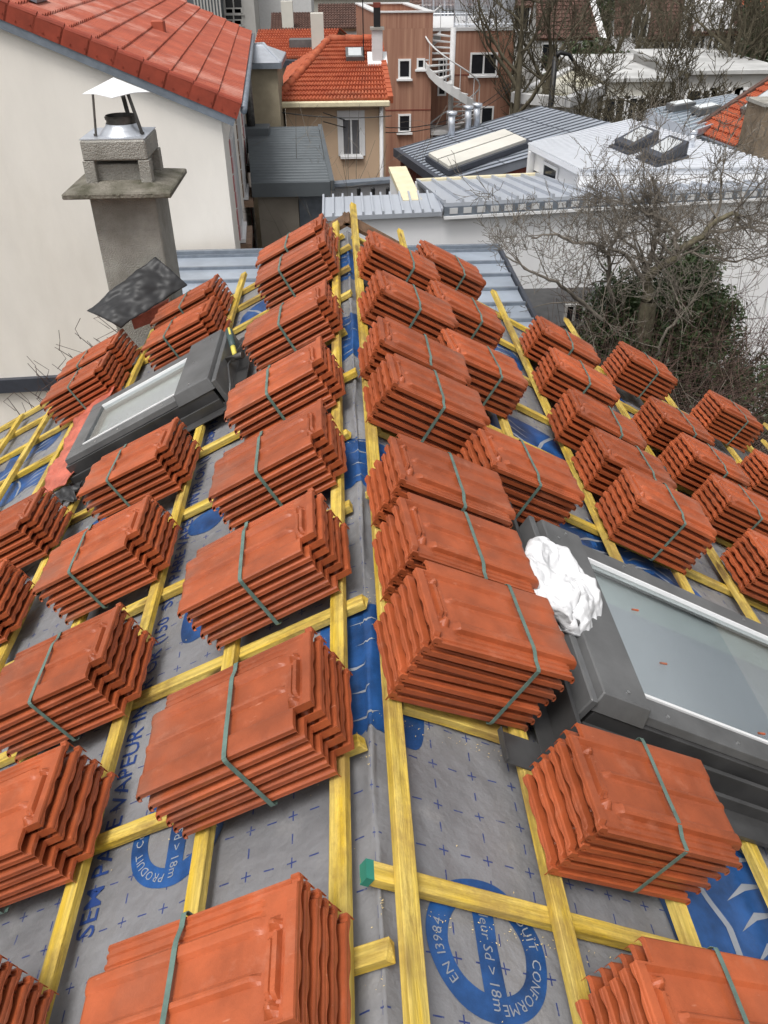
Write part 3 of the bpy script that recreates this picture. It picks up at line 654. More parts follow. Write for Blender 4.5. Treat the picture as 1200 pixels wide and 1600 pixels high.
def bundle(side, u, y, yaw, n, label, group):
    o = bpy.data.objects.new('tile_bundle', None); C.objects.link(o); o.empty_display_size = .1
    if side > 0: X, Y, Z = Vector((math.cos(AR), 0, -math.sin(AR))), Vector((0, 1, 0)), NR
    else: X, Y, Z = Vector((-math.cos(AL), 0, -math.sin(AL))), Vector((0, -1, 0)), NL
    B = Matrix(((X.x, Y.x, Z.x, 0), (X.y, Y.y, Z.y, 0), (X.z, Y.z, Z.z, 0), (0, 0, 0, 1)))
    rot = B @ Matrix.Rotation(R(yaw if side > 0 else -yaw), 4, 'Z')
    hf = slope(side, u, y, .002)
    org = hf if side > 0 else hf - (rot @ Vector((0, -TW, 0)))
    o.matrix_world = Matrix.Translation(org) @ rot
    tag(o, label, 'tile bundle', group)
    shx, shy = rt.uniform(-.0025, .0025), rt.uniform(-.0015, .0015)
    for i in range(n):
        t = bpy.data.objects.new('roof_tile', TILE); C.objects.link(t); t.parent = o
        t.location = (rt.uniform(-.006, .006)+shx*i, rt.uniform(-.003, .003)+shy*i*.5, .012+i*PITCHT); t.rotation_euler = (R(rt.uniform(-.3, .3)), R(rt.uniform(-.25, .25)), R(rt.uniform(-.8, .8)))
    s = bpy.data.objects.new('strap', STR[n]); C.objects.link(s); s.parent = o; s.location = (rt.uniform(-.035, .03)+(.03 if abs(y-1.6) < .001 else -.03 if abs(y-1.957) < .001 else 0), 0, .0)
    return o
GL, GR = 'tile bundles on the left slope', 'tile bundles on the right slope'
ORD = ['nearest the camera', 'second nearest', 'third nearest', 'fourth nearest', 'fifth nearest', 'sixth nearest', 'seventh nearest', 'farthest away']
B_L1 = [(.061, .789, 0, 6), (.041, 1.402, -2, 6), (.049, 2.015, -3, 6), (.044, 2.567, -2, 6), (.049, 3.143, -3, 6), (.036, 3.82, 0, 6), (.051, 4.65, 0, 6), (.059, 5.03, 2, 6)]
B_L2 = [(.78, .84, 0, 6), (.771, 1.382, 0, 6), (.752, 1.886, 0, 6), (.774, 2.511, 0, 6), (.766, 3.092, 3, 6), (.80, 4.603, 4, 6), (.824, 5.03, 4, 6)]
B_L3 = [(1.50, 2.586, 0, 6), (1.502, 3.118, 0, 6), (1.578, 4.697, 0, 6), (1.572, 5.03, 3, 6)]
B_R1 = [(.004, 1.60, 7, 7), (.012, 1.957, 6, 6), (.008, 2.305, 5, 6), (.02, 2.982, 3, 6), (.012, 3.354, 1, 6), (.025, 3.986, 4, 6), (.03, 4.635, 3, 6)]
B_R2 = [(.411, .738, 3, 6), (.401, 1.246, 4, 6), (.401, 2.692, 6, 6), (.368, 3.605, 7, 6), (.394, 4.307, 5, 6), (.403, 5.051, 7, 6)]
B_R3 = [(1.185, 2.915, -1, 7), (1.17, 3.295, 2, 6), (1.137, 3.695, -2, 6), (1.175, 4.247, -2, 6), (1.203, 4.767, -3, 6)]
B_R4 = [(1.966, 2.977, 2, 6), (2.01, 3.496, 2, 6), (1.985, 3.926, 2, 6), (1.927, 4.316, 5, 6), (1.98, 5.131, 4, 7)]
B_R5 = [(2.82, 4.383, 3, 6), (2.797, 5.139, 5, 7)]
lab = {
 'L1': 'strapped red tile bundle in the left row along the ridge, %s',
 'L2': 'strapped red tile bundle in the second row left of the ridge, %s',
 'L3': 'strapped red tile bundle in the outermost row left of the ridge, %s',
 'R1': 'strapped red tile bundle in the right row along the ridge, %s',
 'R2': 'strapped red tile bundle in the second row right of the ridge, %s',
 'R3': 'strapped red tile bundle in the third row right of the ridge, %s',
 'R4': 'strapped red tile bundle in the fourth row right of the ridge, %s',
 'R5': 'strapped red tile bundle in the outermost row right of the ridge, %s'}
special = {('L1', 0): 'big strapped red tile bundle left of the ridge, cut by the lower edge',
 ('L2', 4): 'strapped red tile bundle just below the near side of the smaller left roof window',
 ('L2', 5): 'strapped red tile bundle just behind the left roof window, nearer of two by the chimney',
 ('L2', 6): 'strapped red tile bundle closest to the chimney and the black lead sheet',
 ('L3', 2): 'strapped red tile bundle touching the red apron of the left roof window',
 ('L3', 3): 'strapped red tile bundle at the far left roof edge against the cream wall',
 ('R1', 0): 'strapped red tile bundle beside the white bag, lower of two, right of the ridge',
 ('R1', 1): 'strapped red tile bundle touching the white bag with its nose, upper of two',
 ('R2', 0): 'strapped red tile bundle cut by the lower right corner of the photo',
 ('R2', 1): 'strapped red tile bundle standing before the near side of the large right roof window',
 ('R2', 2): 'strapped red tile bundle right above the hood of the large roof window',
 ('R3', 0): 'strapped red tile bundle above the far side of the large roof window glass'}
for key, rows, sd_, grp in (('L1', B_L1, -1, GL), ('L2', B_L2, -1, GL), ('L3', B_L3, -1, GL), ('R1', B_R1, 1, GR), ('R2', B_R2, 1, GR), ('R3', B_R3, 1, GR), ('R4', B_R4, 1, GR), ('R5', B_R5, 1, GR)):
    for i, (u, y, yaw, n) in enumerate(rows):
        word = ORD[i] if i < len(rows)-1 else ORD[7]
        bundle(sd_, u, y, yaw, n, special.get((key, i), lab[key] % word), grp)

# ---------------------------------------------------------------- small loose things on the roof
# white bag slumped between the tile noses and the window hood
def bag():
    bm = bmesh.new(); bmesh.ops.create_icosphere(bm, subdivisions=6, radius=1)
    c = slope(1, .655, 1.86, .15)
    X = Vector((math.cos(AR), 0, -math.sin(AR))); Y = Vector((0, 1, 0))
    for v in bm.verts:
        p = v.co.copy()
        an = math.atan2(p.y, p.x); rad_ = math.hypot(p.x, p.y)
        w1 = noise.noise(Vector((p.x*1.5+4, p.y*1.5, p.z)))
        fold = math.sin(an*6+w1*5+rad_*2.2)*.10*rad_ + math.sin(an*11+noise.noise(p*2)*6)*.035*rad_
        d = noise.noise(p*1.2+Vector((3, 1, 2)))*.22
        r = 1+d
        a, b, t = p.x*r*.135, p.y*r*.21, p.z*(1+fold*2.2+.35*noise.noise(p*2.1+Vector((7, 7, 1))))*.065
        dent = math.exp(-((a+.025)**2+(b-.03)**2)/.0014); t -= .085*dent*(1 if p.z > 0 else 0)
        t += (.014*noise.noise(Vector((a*22, b*14, 3)))-.016*abs(noise.noise(Vector((a*30+b*12, b*20-a*8, 6))))) if p.z > 0 else 0
        a += -.30*max(0, -b-.05)*(1 if a > 0 else .2) - .03
        b += .02
        q = c+X*a+Y*b+NR*t
        v.co = q
    me = bpy.data.meshes.new('plastic_bag'); 
    for f in bm.faces: f.smooth = True
    bm.to_mesh(me); bm.free(); me.materials.append(M_bag)
    o = bpy.data.objects.new('plastic_bag', me); C.objects.link(o)
    tag(o, 'crumpled white woven bag lying on the hood of the large roof window', 'bag')
bag()
# hammer on the head flashing of the left window
hm = thing('hammer', 'hammer with yellow and grey grip lying at the top of the left roof window', 'hammer', slope(-1, .64, 3.95, .09))
h0, h1 = slope(-1, .630, 3.80, .085), slope(-1, .665, 4.06, .135)
mid = h0.lerp(h1, .30)
MB().tube([h0, h0.lerp(h1, .2), mid], [.012, .013, .014], 10).build('handle', M_hyel, hm, smooth=True)
MB().tube([mid, mid.lerp(h1, .5), mid.lerp(h1, .9), h1], [.017, .0185, .020, .016], 12).build('grip', M_hgreen, hm, smooth=True)
MB().tube([mid.lerp(h1, .55)+Vector((0, 0, .012)), mid.lerp(h1, .95)+Vector((0, 0, .013))], .008, 8).build('grip_stripe', M_hyel, hm, smooth=True)
hd0, hd1 = slope(-1, .705, 3.80, .09), slope(-1, .575, 3.74, .085)
mb = MB().beam(hd0+Vector((0,0,.012)), hd0.lerp(hd1, .65)+Vector((0,0,.012)), .028, .028); mb.tube([hd0.lerp(hd1, .6), hd0.lerp(hd1, .7), hd1], [.013, .017, .018], 12)
mb.build('head', M_dsteel, hm, bevel=.002)
# lead sheet on the chimney foot
c00, c10, c01, c11 = atY(136, 486, 5.10), atY(190, 514, 4.95), atY(245, 405, 5.42), atY(292, 444, 5.28)
def leadf(a, b):
    p = c00*(1-a)*(1-b)+c10*a*(1-b)+c01*(1-a)*b+c11*a*b
    return p+Vector((0, -1, .8)).normalized()*(.05*math.sin(a*2.6+b)+.035*noise.noise(Vector((a*2.5, b*4, 2)))+.012*noise.noise(Vector((a*8, b*12, 5))))+Vector((0, 0, .02*noise.noise(Vector((b*5, 2, 1)))))
ld = MB().grid(leadf, [i/24 for i in range(25)], [i/40 for i in range(41)]).build('lead_sheet', M_lead, None, smooth=True); solid(ld, .004)
tag(ld, 'crumpled black lead sheet draped over the foot of the concrete chimney', 'metal sheet')
# old mortar/tile upstand under the sheet
mb = MB(); p = [atY(205, 500, 5.2), atY(262, 470, 5.32), atY(262, 495, 5.3), atY(210, 515, 5.18)]; mb.slab(p, .05, Vector((0, 1, 0))); mb.build('chimney_flaunching', M_apron, house)
# sawdust and splinters
mb = MB(); rs = random.Random(11)
def chip(side, u, y, s):
    c = mem(side*u, y, .004); a = rs.uniform(0, 6.28); e = Vector((math.cos(a), math.sin(a), 0))*s; f = Vector((-math.sin(a), math.cos(a), .3))*s*rs.uniform(.25, .5)
    k = len(mb.v); mb.v += [c-e, c+f, c+e, c-f+Vector((0,0,s*.4))]; mb.f.append((k, k+1, k+2)); mb.f.append((k, k+2, k+3))
for y, u0 in CY_R[1:8]:
    for _ in range(90): chip(1, abs(rs.gauss(.35, .3)), y-.03-abs(rs.gauss(0, .018)), rs.uniform(.001, .003))
for y, u0 in CY_L[1:8]:
    for _ in range(40): chip(-1, abs(rs.gauss(.3, .3)), y-.03-abs(rs.gauss(0, .02)), rs.uniform(.001, .0028))
for _ in range(260): chip(rs.choice((-1, 1)), rs.uniform(.03, 1.6), rs.uniform(.2, 3.2), rs.uniform(.0012, .003))
sw = mb.build('sawdust', M_chip); tag(sw, 'pale sawdust and splinters scattered over the underlay', 'sawdust', kind='stuff')
# red tile chips on the big window
mb = MB()
for u, y in ((.98, 1.98), (1.0, 1.74), (1.33, 1.58)):
    c = slope(1, u, y, .1215); mb.beam(c-Vector((.012, .004, 0))+NR*.004, c+Vector((.012, -.004, -.006))+NR*.004, .006, .004, up=NR)
tag(mb.build('tile_chips', MT), 'small red tile chips lying on the large roof window glass', 'tile chips', kind='stuff')
#@@BACKGROUND
# ================================================================== GROUND
mb = MB(); mb.grid(lambda a, b: Vector((a, b, G+.25*noise.noise(Vector((a*.05, b*.05, 0))))), [-400+20*i for i in range(41)], [-60+20*i for i in range(48)])
tag(mb.build('ground', M_ground, None, smooth=True), kind='structure')

# ================================================================== NEIGHBOURING BUILDINGS
def lerp2(p, a, b): return p[0]*(1-a)*(1-b)+p[1]*a*(1-b)+p[2]*a*b+p[3]*(1-a)*b   # p00,p10,p11,p01
def quad_n(p): 
    n = (p[1]-p[0]).cross(p[3]-p[0]).normalized(); return n if n.z > 0 else -n
def tile_roof(p, rows, cols, name, mt, parent, amp=.02, step=.03, sub=4):
    # p: eave left, eave right, ridge right, ridge left; overlapping courses with a rolled section
    n = quad_n(p); mb = MB(); us = [i/(cols*sub) for i in range(cols*sub+1)]
    prof = [amp*((.7, .7, .2, -1.3)[(i % sub) % 4] if sub >= 4 else (.6, .6, -1.2)[i % 3]) for i in range(len(us))]
    k = 0; W = len(us)
    for r in range(rows):
        off = .5 if False else 0
        jit = random.uniform(-.004, .004)
        for b, h in ((r/rows, step), ((r+1.06)/rows, 0.0)):
            for i, u in enumerate(us): mb.v.append(lerp2(p, u, min(b, 1.0))+n*(h+prof[i]+jit+.004))
        for i in range(W-1): mb.f.append((k+i, k+i+1, k+W+i+1, k+W+i))
        # front lip of the course
        q = len(mb.v)
        for i, u in enumerate(us): mb.v.append(lerp2(p, u, r/rows)+n*(prof[i]+jit-.02))
        for i in range(W-1): mb.f.append((k+i+1, k+i, q+i, q+i+1))
        k = len(mb.v)
    o = mb.build(name, mt, parent)
    MB().slab([q-n*.03 for q in p], .10, -n).build('roof_base', M_brownwood, parent)
    return o
def seam_roof(p, n, name, mt, parent, h=.05, wd=.04, th=.12, across=(), mt2=None, along=True):
    nn = quad_n(p); mb = MB().slab(p, th, -nn); o = mb.build(name, mt, parent); mb = MB()
    for i in range(n+1):
        a = i/n
        q0, q1 = (lerp2(p, a, 0), lerp2(p, a, 1)) if along else (lerp2(p, 0, a), lerp2(p, 1, a))
        mb.beam(q0+nn*h, q1+nn*h, wd, h-.002, up=nn)
    for b in across:
        q0, q1 = (lerp2(p, 0, b), lerp2(p, 1, b)) if along else (lerp2(p, b, 0), lerp2(p, b, 1))
        mb.beam(q0+nn*h*.5, q1+nn*h*.5, wd*.8, h*.5-.003, up=nn)
    mb.build('seams', mt2 or mt, parent)
    return o
def walls(parent, poly, z0, z1, mt, name='wall', th=.25):
    mb = MB(); P = [Vector((q[0], q[1], 0)) for q in poly]; N = len(P)
    mb.slab([Vector((q.x, q.y, z1)) for q in P], z1-z0); return mb.build(name, mt, parent)
def window(parent, c, ex, nrm, w_, h_, fr=.06, mt=None, mull=1, sill=True, pane=None, ez=Vector((0,0,1))):
    # c: centre on the wall face; ex: along the wall; nrm: out of the wall
    mt = mt or M_pvc
    def B(mb, x0, x1, z0, z1, d0, d1):
        q = [c+ex*x+ez*z+nrm*d for d in (d0, d1) for x, z in ((x0, z0), (x1, z0), (x1, z1), (x0, z1))]; mb.hexa(q)
    mb = MB()
    B(mb, -w_/2, w_/2, h_/2-fr, h_/2, .002, .05); B(mb, -w_/2, w_/2, -h_/2, -h_/2+fr, .002, .05)
    B(mb, -w_/2, -w_/2+fr, -h_/2+fr, h_/2-fr, .002, .05); B(mb, w_/2-fr, w_/2, -h_/2+fr, h_/2-fr, .002, .05)
    for i in range(mull): x = -w_/2+w_*(i+1)/(mull+1); B(mb, x-fr/2, x+fr/2, -h_/2+fr, h_/2-fr, .002, .045)
    if sill: B(mb, -w_/2-.06, w_/2+.06, -h_/2-.07, -h_/2-.002, .002, .11)
    o = mb.build('window', mt, parent)
    pm = MB(); B(pm, -w_/2+fr*.9, w_/2-fr*.9, -h_/2+fr*.9, h_/2-fr*.9, .003, .02)
    me = pm.build('pane', pane or M_dark, None)
    for v in me.data.vertices: v.co -= Vector(parent.location)
    me.parent = o
    return o
XH = Vector((1,0,0)); YH = Vector((0,1,0)); ZH = Vector((0,0,1))

# ---- cream gable house on the left
r4 = R(4); e_ = Vector((-math.sin(r4), math.cos(r4), 0)); g_ = Vector((math.cos(r4), math.sin(r4), 0))   # eave direction, gable direction (to the right)
ca = atY(343, 166, 14)
nh = thing('gable_house', 'cream rendered house with red tiled roof behind the concrete chimney', 'house', (ca.x, ca.y, G))
c0 = Vector((ca.x, ca.y, 0)); sl_ = .432
def gp(d, y, z): return c0 - g_*d + e_*y + Vector((0, 0, z))
zc = ca.z-.02; ridge_d = 5.6; Ly = 13.0
pr = [gp(0, 0, G), gp(2*ridge_d, 0, G), gp(2*ridge_d, 0, zc), gp(ridge_d, 0, zc+ridge_d*sl_), gp(0, 0, zc)]
MB().slab(pr, .35, e_).build('gable_wall', M_cream, nh)
MB().slab([gp(0, .36, G), gp(.3, .36, G), gp(.3, Ly, G), gp(0, Ly, G)], zc-G-.02, ZH).build('side_wall', M_cream, nh)
MB().slab([gp(.5, Ly-.3, G), gp(2*ridge_d, Ly-.3, G), gp(2*ridge_d, Ly-.3, zc), gp(ridge_d, Ly-.3, zc+ridge_d*sl_), gp(.5, Ly-.3, zc)], .3, e_).build('gable_wall', M_cream, nh)
dz = .14; ov = .32
Pq = [gp(-ov, -.06, zc-ov*sl_+dz), gp(-ov, Ly+.1, zc-ov*sl_+dz), gp(ridge_d, Ly+.1, zc+ridge_d*sl_+dz), gp(ridge_d, -.06, zc+ridge_d*sl_+dz)]
tile_roof(Pq, 17, 74, 'roof', M_tile_l, nh, amp=.026, step=.04, sub=4)
MB().slab([gp(ridge_d, -.06, zc+ridge_d*sl_+.06), gp(ridge_d, Ly, zc+ridge_d*sl_+.06), gp(2*ridge_d+.3, Ly, zc), gp(2*ridge_d+.3, -.06, zc)], .1).build('roof', M_tile_l, nh)
sdir = (-g_ + Vector((0, 0, sl_))).normalized(); sn = (g_*sl_+Vector((0,0,1))).normalized()
L_ = (Vector(Pq[3])-Vector(Pq[0])).length; nv = 17
for i in range(nv):                                       # verge tiles along the gable
    mb = MB(); q = Vector(Pq[0])+sdir*(L_*i/nv)-e_*.06; q2 = q+sdir*(L_/nv+.03)
    up0, up1 = .065, .045
    for (a, b) in ((q, q2),):
        V = [a+sn*up0, a+e_*.13+sn*up0, a+e_*.13-sn*.02, a-sn*.17, b+sn*up1, b+e_*.13+sn*up1, b+e_*.13-sn*.02, b-sn*.17]
        mb.add(V, [(0,1,2,3), (7,6,5,4), (0,4,5,1), (1,5,6,2), (2,6,7,3), (3,7,4,0)])
        mb.tube([a+e_*.05+sn*(up0+.0), b+e_*.05+sn*(up1+.0)], [.055, .05], 10)
        mb.tube([q-e_*.002-sn*.08+sdir*.06, q-e_*.014-sn*.08+sdir*.06], .012, 6); mb.tube([q-e_*.002-sn*.11+sdir*.26, q-e_*.014-sn*.11+sdir*.26], .012, 6)
    mb.build('verge_tile', M_verge, nh)
MB().beam(Vector(Pq[0])-e_*.02-sn*.16+sdir*.02, Vector(Pq[3])-e_*.02-sn*.16, .05, .13, up=sn).build('verge_flashing', M_zincd, nh)
gut = MB(); a = Vector(Pq[0])+g_*.05-Vector((0,0,.04)); gut.tube([a-e_*.02, a+e_*Ly], .055, 8); gut.build('gutter', M_zincd, nh, smooth=True)
vt = Vector(Pq[0])+sdir*1.75+e_*4.6
MB().box((vt.x-.12, vt.y-.12, vt.z-.05), (vt.x+.12, vt.y+.12, vt.z+.2)).build('roof_vent', M_tile_l, nh, bevel=.02)
rl = Vector(Pq[0])+sdir*3.3+e_*1.2+sn*.05
MB().slab([rl, rl+e_*.8, rl+e_*.8+sdir*.8, rl+sdir*.8], .06, sn).build('roof_light', M_zincd, nh)
for y_, z0_, z1_ in ((2.2, -3.1, -1.3), (2.2, -6.2, -4.2), (5.4, -3.1, -1.3), (5.4, -6.2, -4.2), (8.8, -3.1, -1.3), (8.8, -6.2, -4.2)):
    cc = gp(0, y_, (z0_+z1_)/2); window(nh, cc, e_, g_, 1.1, z1_-z0_, fr=.09)
    mb = MB()
    for s in (-1, 1):
        for k in range(6): mb.beam(cc+e_*s*(.62+(k % 2)*.05)+g_*.02+ZH*(z1_-z0_)*(-.5+k/6), cc+e_*s*(.62+(k % 2)*.05)+g_*.02+ZH*(z1_-z0_)*(-.5+(k+.85)/6), .16, .02, up=g_)
    mb.build('window_surround', M_pink if y_ < 5 or y_ > 8 else M_brick, nh)
    MB().beam(cc+e_*.62+g_*.10-ZH*(z1_-z0_)*.55, cc-e_*.62+g_*.10-ZH*(z1_-z0_)*.55, .22, .14, up=ZH).build('window_sill', M_brick, nh)
MB().beam(gp(0, -.03, -4.95), gp(8, -.03, -4.95), .14, .26, up=ZH).build('base_flashing', M_seamd, nh)

# ---- zinc roof between us and the white wall
zn = thing('zinc_annex', 'low zinc roofed annex with standing seams beyond the end of the ridge', 'annex', (0, 9.5, G))
zz = -2.84
zp = [Vector((-2.9, 5.6, zz-.03)), Vector((2.56, 5.6, zz-.03)), Vector((2.62, 13.75, zz)), Vector((-1.62, 13.78, zz))]
seam_roof([Vector((-3.0, 5.6, zz-.03)), Vector((2.56, 5.6, zz-.03)), Vector((2.62, 13.72, zz)), Vector((-3.0, 13.72, zz))], 13, 'roof', M_zinc, zn, h=.045, wd=.05, along=False, mt2=M_zincd)
MB().beam(Vector((2.60, 5.6, zz+.03)), Vector((2.66, 13.75, zz+.06)), .05, .2).build('roof_edge', M_seamd, zn)
MB().beam(Vector((-3.0, 13.78, zz+.10)), Vector((2.66, 13.78, zz+.10)), .09, .12).build('wall_flashing', M_zincd, zn)
walls(zn, [(-2.9, 5.7), (2.5, 5.7), (2.5, 13.6), (-2.9, 13.6)], G, zz-.16, M_taup)

# ---- white building with the silver roofs
wbg = thing('white_building', 'long white rendered building with silver and white metal roofs behind the bare tree', 'building', (4, 16, G))
A = atZ(505, 336, -2.50); Bq = atZ(690, 328, -2.50); Cq = atZ(1230, 297, -2.50)
A.y = max(A.y, 14.6)
def xy(v, z): return Vector((v.x, v.y, z))
dk = (Cq-Bq).normalized(); bk = Vector((-dk.y, dk.x, 0))
MB().slab([xy(A, G), xy(Bq, G), xy(Bq, -2.52), xy(A, -2.52)], .3, YH).build('wall', M_white, wbg)
MB().slab([xy(Bq, G), xy(Bq+dk*16, G), xy(Bq+dk*16, -2.55), xy(Bq, -2.55)], .3, bk).build('wall', M_white, wbg)
cp = [xy(A, -2.50)-YH*.12, xy(Bq, -2.50)-YH*.12, xy(Bq, -2.44)+YH*1.0, xy(A, -2.44)+YH*1.0]
seam_roof(cp, 12, 'coping', M_silver, wbg, h=.06, wd=.035, th=.08, mt2=M_silver)
lz = -2.36
f0, f1 = xy(Bq, lz)-bk*.1+dk*.02, xy(Bq, lz)+dk*16-bk*.1; b0 = atZ(652, 284, lz-.36); b1 = b0+dk*15.5
seam_roof([f0, f1, b1, b0], 46, 'roof', M_silver, wbg, h=.06, wd=.05, th=.06, mt2=M_silver)
MB().beam(f0+Vector((0,0,-.062)), f1+Vector((0,0,-.062)), .05, .16).build('fascia', M_zincd, wbg)
mb = MB()
for i in range(60):
    q = f0+dk*(.1+i*.26)-bk*.03; mb.beam(q+Vector((0,0,-.085)), q+dk*.15+Vector((0,0,-.085)), .012, .10)
mb.build('fascia_vents', M_gwhite, wbg)
MB().beam(f0+Vector((0,0,-.225)), f1+Vector((0,0,-.225)), .10, .05).build('trim', M_pvc, wbg)
MB().beam(b0+Vector((0,0,.04))+bk*.06, b1+Vector((0,0,.04))+bk*.06, .12, .06).build('parapet_cap', M_yellow, wbg)
MB().slab([xy(b0, G)+bk*.02, xy(b1, G)+bk*.02, xy(b1, lz-.40)+bk*.02, xy(b0, lz-.40)+bk*.02], .2, bk).build('wall', M_white, wbg)
uz = -2.15
u0_, u1_, u2_, u3_ = atZ(826, 226, uz), atZ(987, 188, uz), atZ(1232, 262, uz), atZ(906, 266, uz)
seam_roof([u0_, u3_, u2_, u1_], 30, 'upper_roof', M_whiter, wbg, h=.035, wd=.045, th=.10, mt2=M_ribs)
din = ((u1_+u3_)*.5-u0_).normalized()
MB().slab([xy(u0_+(u1_-u0_).normalized()*.15, lz-.3), xy(u3_+(u1_-u0_).normalized()*.15, lz-.3), xy(u3_+(u1_-u0_).normalized()*.15, uz-.12), xy(u0_+(u1_-u0_).normalized()*.15, uz-.12)], .2, (u1_-u0_).normalized()).build('wall', M_white, wbg)
MB().slab([xy(u0_, lz-2), xy(u1_, lz-2), xy(u1_, uz-.12), xy(u0_, uz-.12)], .2, YH*-1).build('wall', M_white, wbg)
MB().slab([xy(u3_, lz-.6), xy(u3_, uz-.11), xy(u2_, uz-.11), xy(u2_, lz-.6)], .1, YH).build('wall', M_white, wbg)
ew = (u3_-u0_).normalized()
window(wbg, u0_.lerp(u3_, .42)+Vector((0, 0, -.42))+(u1_-u0_).normalized()*.145, ew, -(u1_-u0_).normalized(), .75, .42, mull=0, sill=False)
def roof_skylight(parent, c, ax, ay, w_, l_, h0, h1):
    mb = MB(); mb.hexa([c, c+ax*l_, c+ax*l_+ay*w_, c+ay*w_, c+ZH*h0, c+ax*l_+ZH*h1, c+ax*l_+ay*w_+ZH*h1, c+ay*w_+ZH*h0])
    o = mb.build('roof_window', M_seamd, parent, bevel=.01)
    q = [c+ax*l_*.14+ay*w_*.16+ZH*(h0+.02), c+ax*l_*.84+ay*w_*.16+ZH*(h1+.0), c+ax*l_*.84+ay*w_*.84+ZH*(h1+.0), c+ax*l_*.14+ay*w_*.84+ZH*(h0+.02)]
    pn = MB().slab(q, .03); p_ = pn.build('pane', M_skypane, None)
    for v in p_.data.vertices: v.co -= Vector(parent.location)
    p_.parent = o
    mb = MB(); cc = c-ax*.15-ay*.05; mb.slab([cc+ZH*.08, cc+ax*(l_+.2)+ZH*.08, cc+ax*(l_+.2)+ay*(w_+.1)+ZH*.08, cc+ay*(w_+.1)+ZH*.08], .05); fl = mb.build('flashing', M_seamd, None)
    for v in fl.data.vertices: v.co -= Vector(parent.location)
    fl.parent = o
M_skypane = mat('sky_bright_pane', (.55, .57, .58), rough=.08, spec=.9, var=.05)  # reflected sky is put into the pale pane colour
ux = (u1_-u0_).normalized(); uy = (u3_-u0_).normalized()
s1 = atZ(985, 243, uz); s2 = atZ(1030, 262, uz)
roof_skylight(wbg, s1, ux, -uy if uy.y > 0 else uy*-1, .75, 1.05, .18, .34)
roof_skylight(wbg, s2, ux, -uy if uy.y > 0 else uy*-1, .75, 1.05, .18, .34)
fv = atZ(1079, 232, uz); MB().tube([fv, fv+ZH*.3], .07, 10).tube([fv+ZH*.3, fv+ZH*.36], .085, 10).build('flue_vent', M_galv, wbg, smooth=True)
# yellow topped garden wall running back, fence wall with grey cap
yw = thing('yellow_capped_wall', 'short white wall with a pale yellow sloping cap beside the silver roof', 'wall', tuple(xy(atZ(650, 310, -2.6), G)))
p0, p1 = atZ(657, 312, -2.45), atZ(632, 268, -2.35)
MB().slab([xy(p0, G), xy(p1, G), xy(p1, -2.42), xy(p0, -2.5)], .3, XH*-1).build('wall', M_white, yw)
MB().beam(p0+Vector((-.15, 0, 0)), p1+Vector((-.15, 0, .1)), .36, .09).build('cap', M_yellow, yw)
fw = thing('garden_wall', 'low white garden wall with grey cap in front of the beige house', 'wall', tuple(xy(atY(560, 300, 20.5), G)))
q0, q1 = atY(512, 291, 20.5), atY(632, 282, 20.5)
MB().slab([xy(q0, G), xy(q1, G), q1, q0], .2, YH).build('wall', M_gwhite, fw)
MB().beam(q0+ZH*.08, q1+ZH*.08, .32, .08).build('cap', M_zincd, fw)
for i, px in enumerate((561, 583, 606)):
    q = atY(px, 312, 18.6); st = thing('steel_post', 'dark steel stake, %s of three behind the silver coping' % ('leftmost', 'middle', 'rightmost')[i], 'post', tuple(xy(q, G)), 'steel stakes behind the coping')
    MB().tube([xy(q, G), q+ZH*.12], .045, 6).build('shaft', M_black, st); MB().tube([q+ZH*.12, q+ZH*.24, q+ZH*.27], [.05, .05, .02], 6).build('tip', M_black, st)

# ---- grey corrugated annex
gx = thing('corrugated_annex', 'taupe annex with dark grey corrugated roof beside the cream house', 'annex', tuple(xy(atY(455, 290, 19), G)))
a0, a1, a2, a3 = atY(393, 290, 19.0), atY(516, 296, 19.0), atY(497, 199, 23.2), atY(385, 197, 23.2)
a1.z = a0.z; a3.z = a2.z
nn = quad_n([a0, a1, a2, a3]); us = [i/30 for i in range(31)]
mb = MB(); k = 0
rows = 22*4
for r in range(rows+1):
    h = .03*math.sin(2*math.pi*r/4)+(.012 if r % 4 == 1 else 0)
    for a in (0, 1): mb.v.append(lerp2([a0, a1, a2, a3], a, r/rows)+nn*(h+.03))
for r in range(rows): mb.f.append((2*r, 2*r+1, 2*r+3, 2*r+2))
mb.build('roof', M_gcorr, gx, smooth=True)
MB().slab([a0, a1, a2, a3], .1, -nn).build('roof_base', M_seamd, gx)
MB().beam(a0-YH*.03+ZH*.06, a1-YH*.03+ZH*.06, .06, .30).build('fascia', M_gcorr, gx)
MB().beam(a1+XH*.05+nn*.08, a2+XH*.05+nn*.08, .1, .22).build('verge', M_gcorr, gx)
walls(gx, [(a0.x+.1, a0.y+.12), (a1.x-.75, a1.y+.12), (a1.x-.75, a2.y-.2), (a0.x+.1, a2.y-.2)], G, a0.z-.1, M_taup)
walls(gx, [(a1.x-.74, a1.y+.3), (a1.x-.12, a1.y+.3), (a1.x-.12, a2.y-.2), (a1.x-.74, a2.y-.2)], G, a0.z-.12, M_zincd, 'side_wall')
fl = atY(393, 200, 22.6); 
MB().tube([fl-ZH*.2, atY(383, 98, 22.6)], .11, 14).build('flue_pipe', M_dsteel, gx, smooth=True)
b = atY(400, 203, 22.6); MB().box((b.x-.6, b.y-.3, b.z-.5), (b.x+.35, b.y+.3, b.z+.1)).build('flue_base', M_gcorr, gx, bevel=.02)
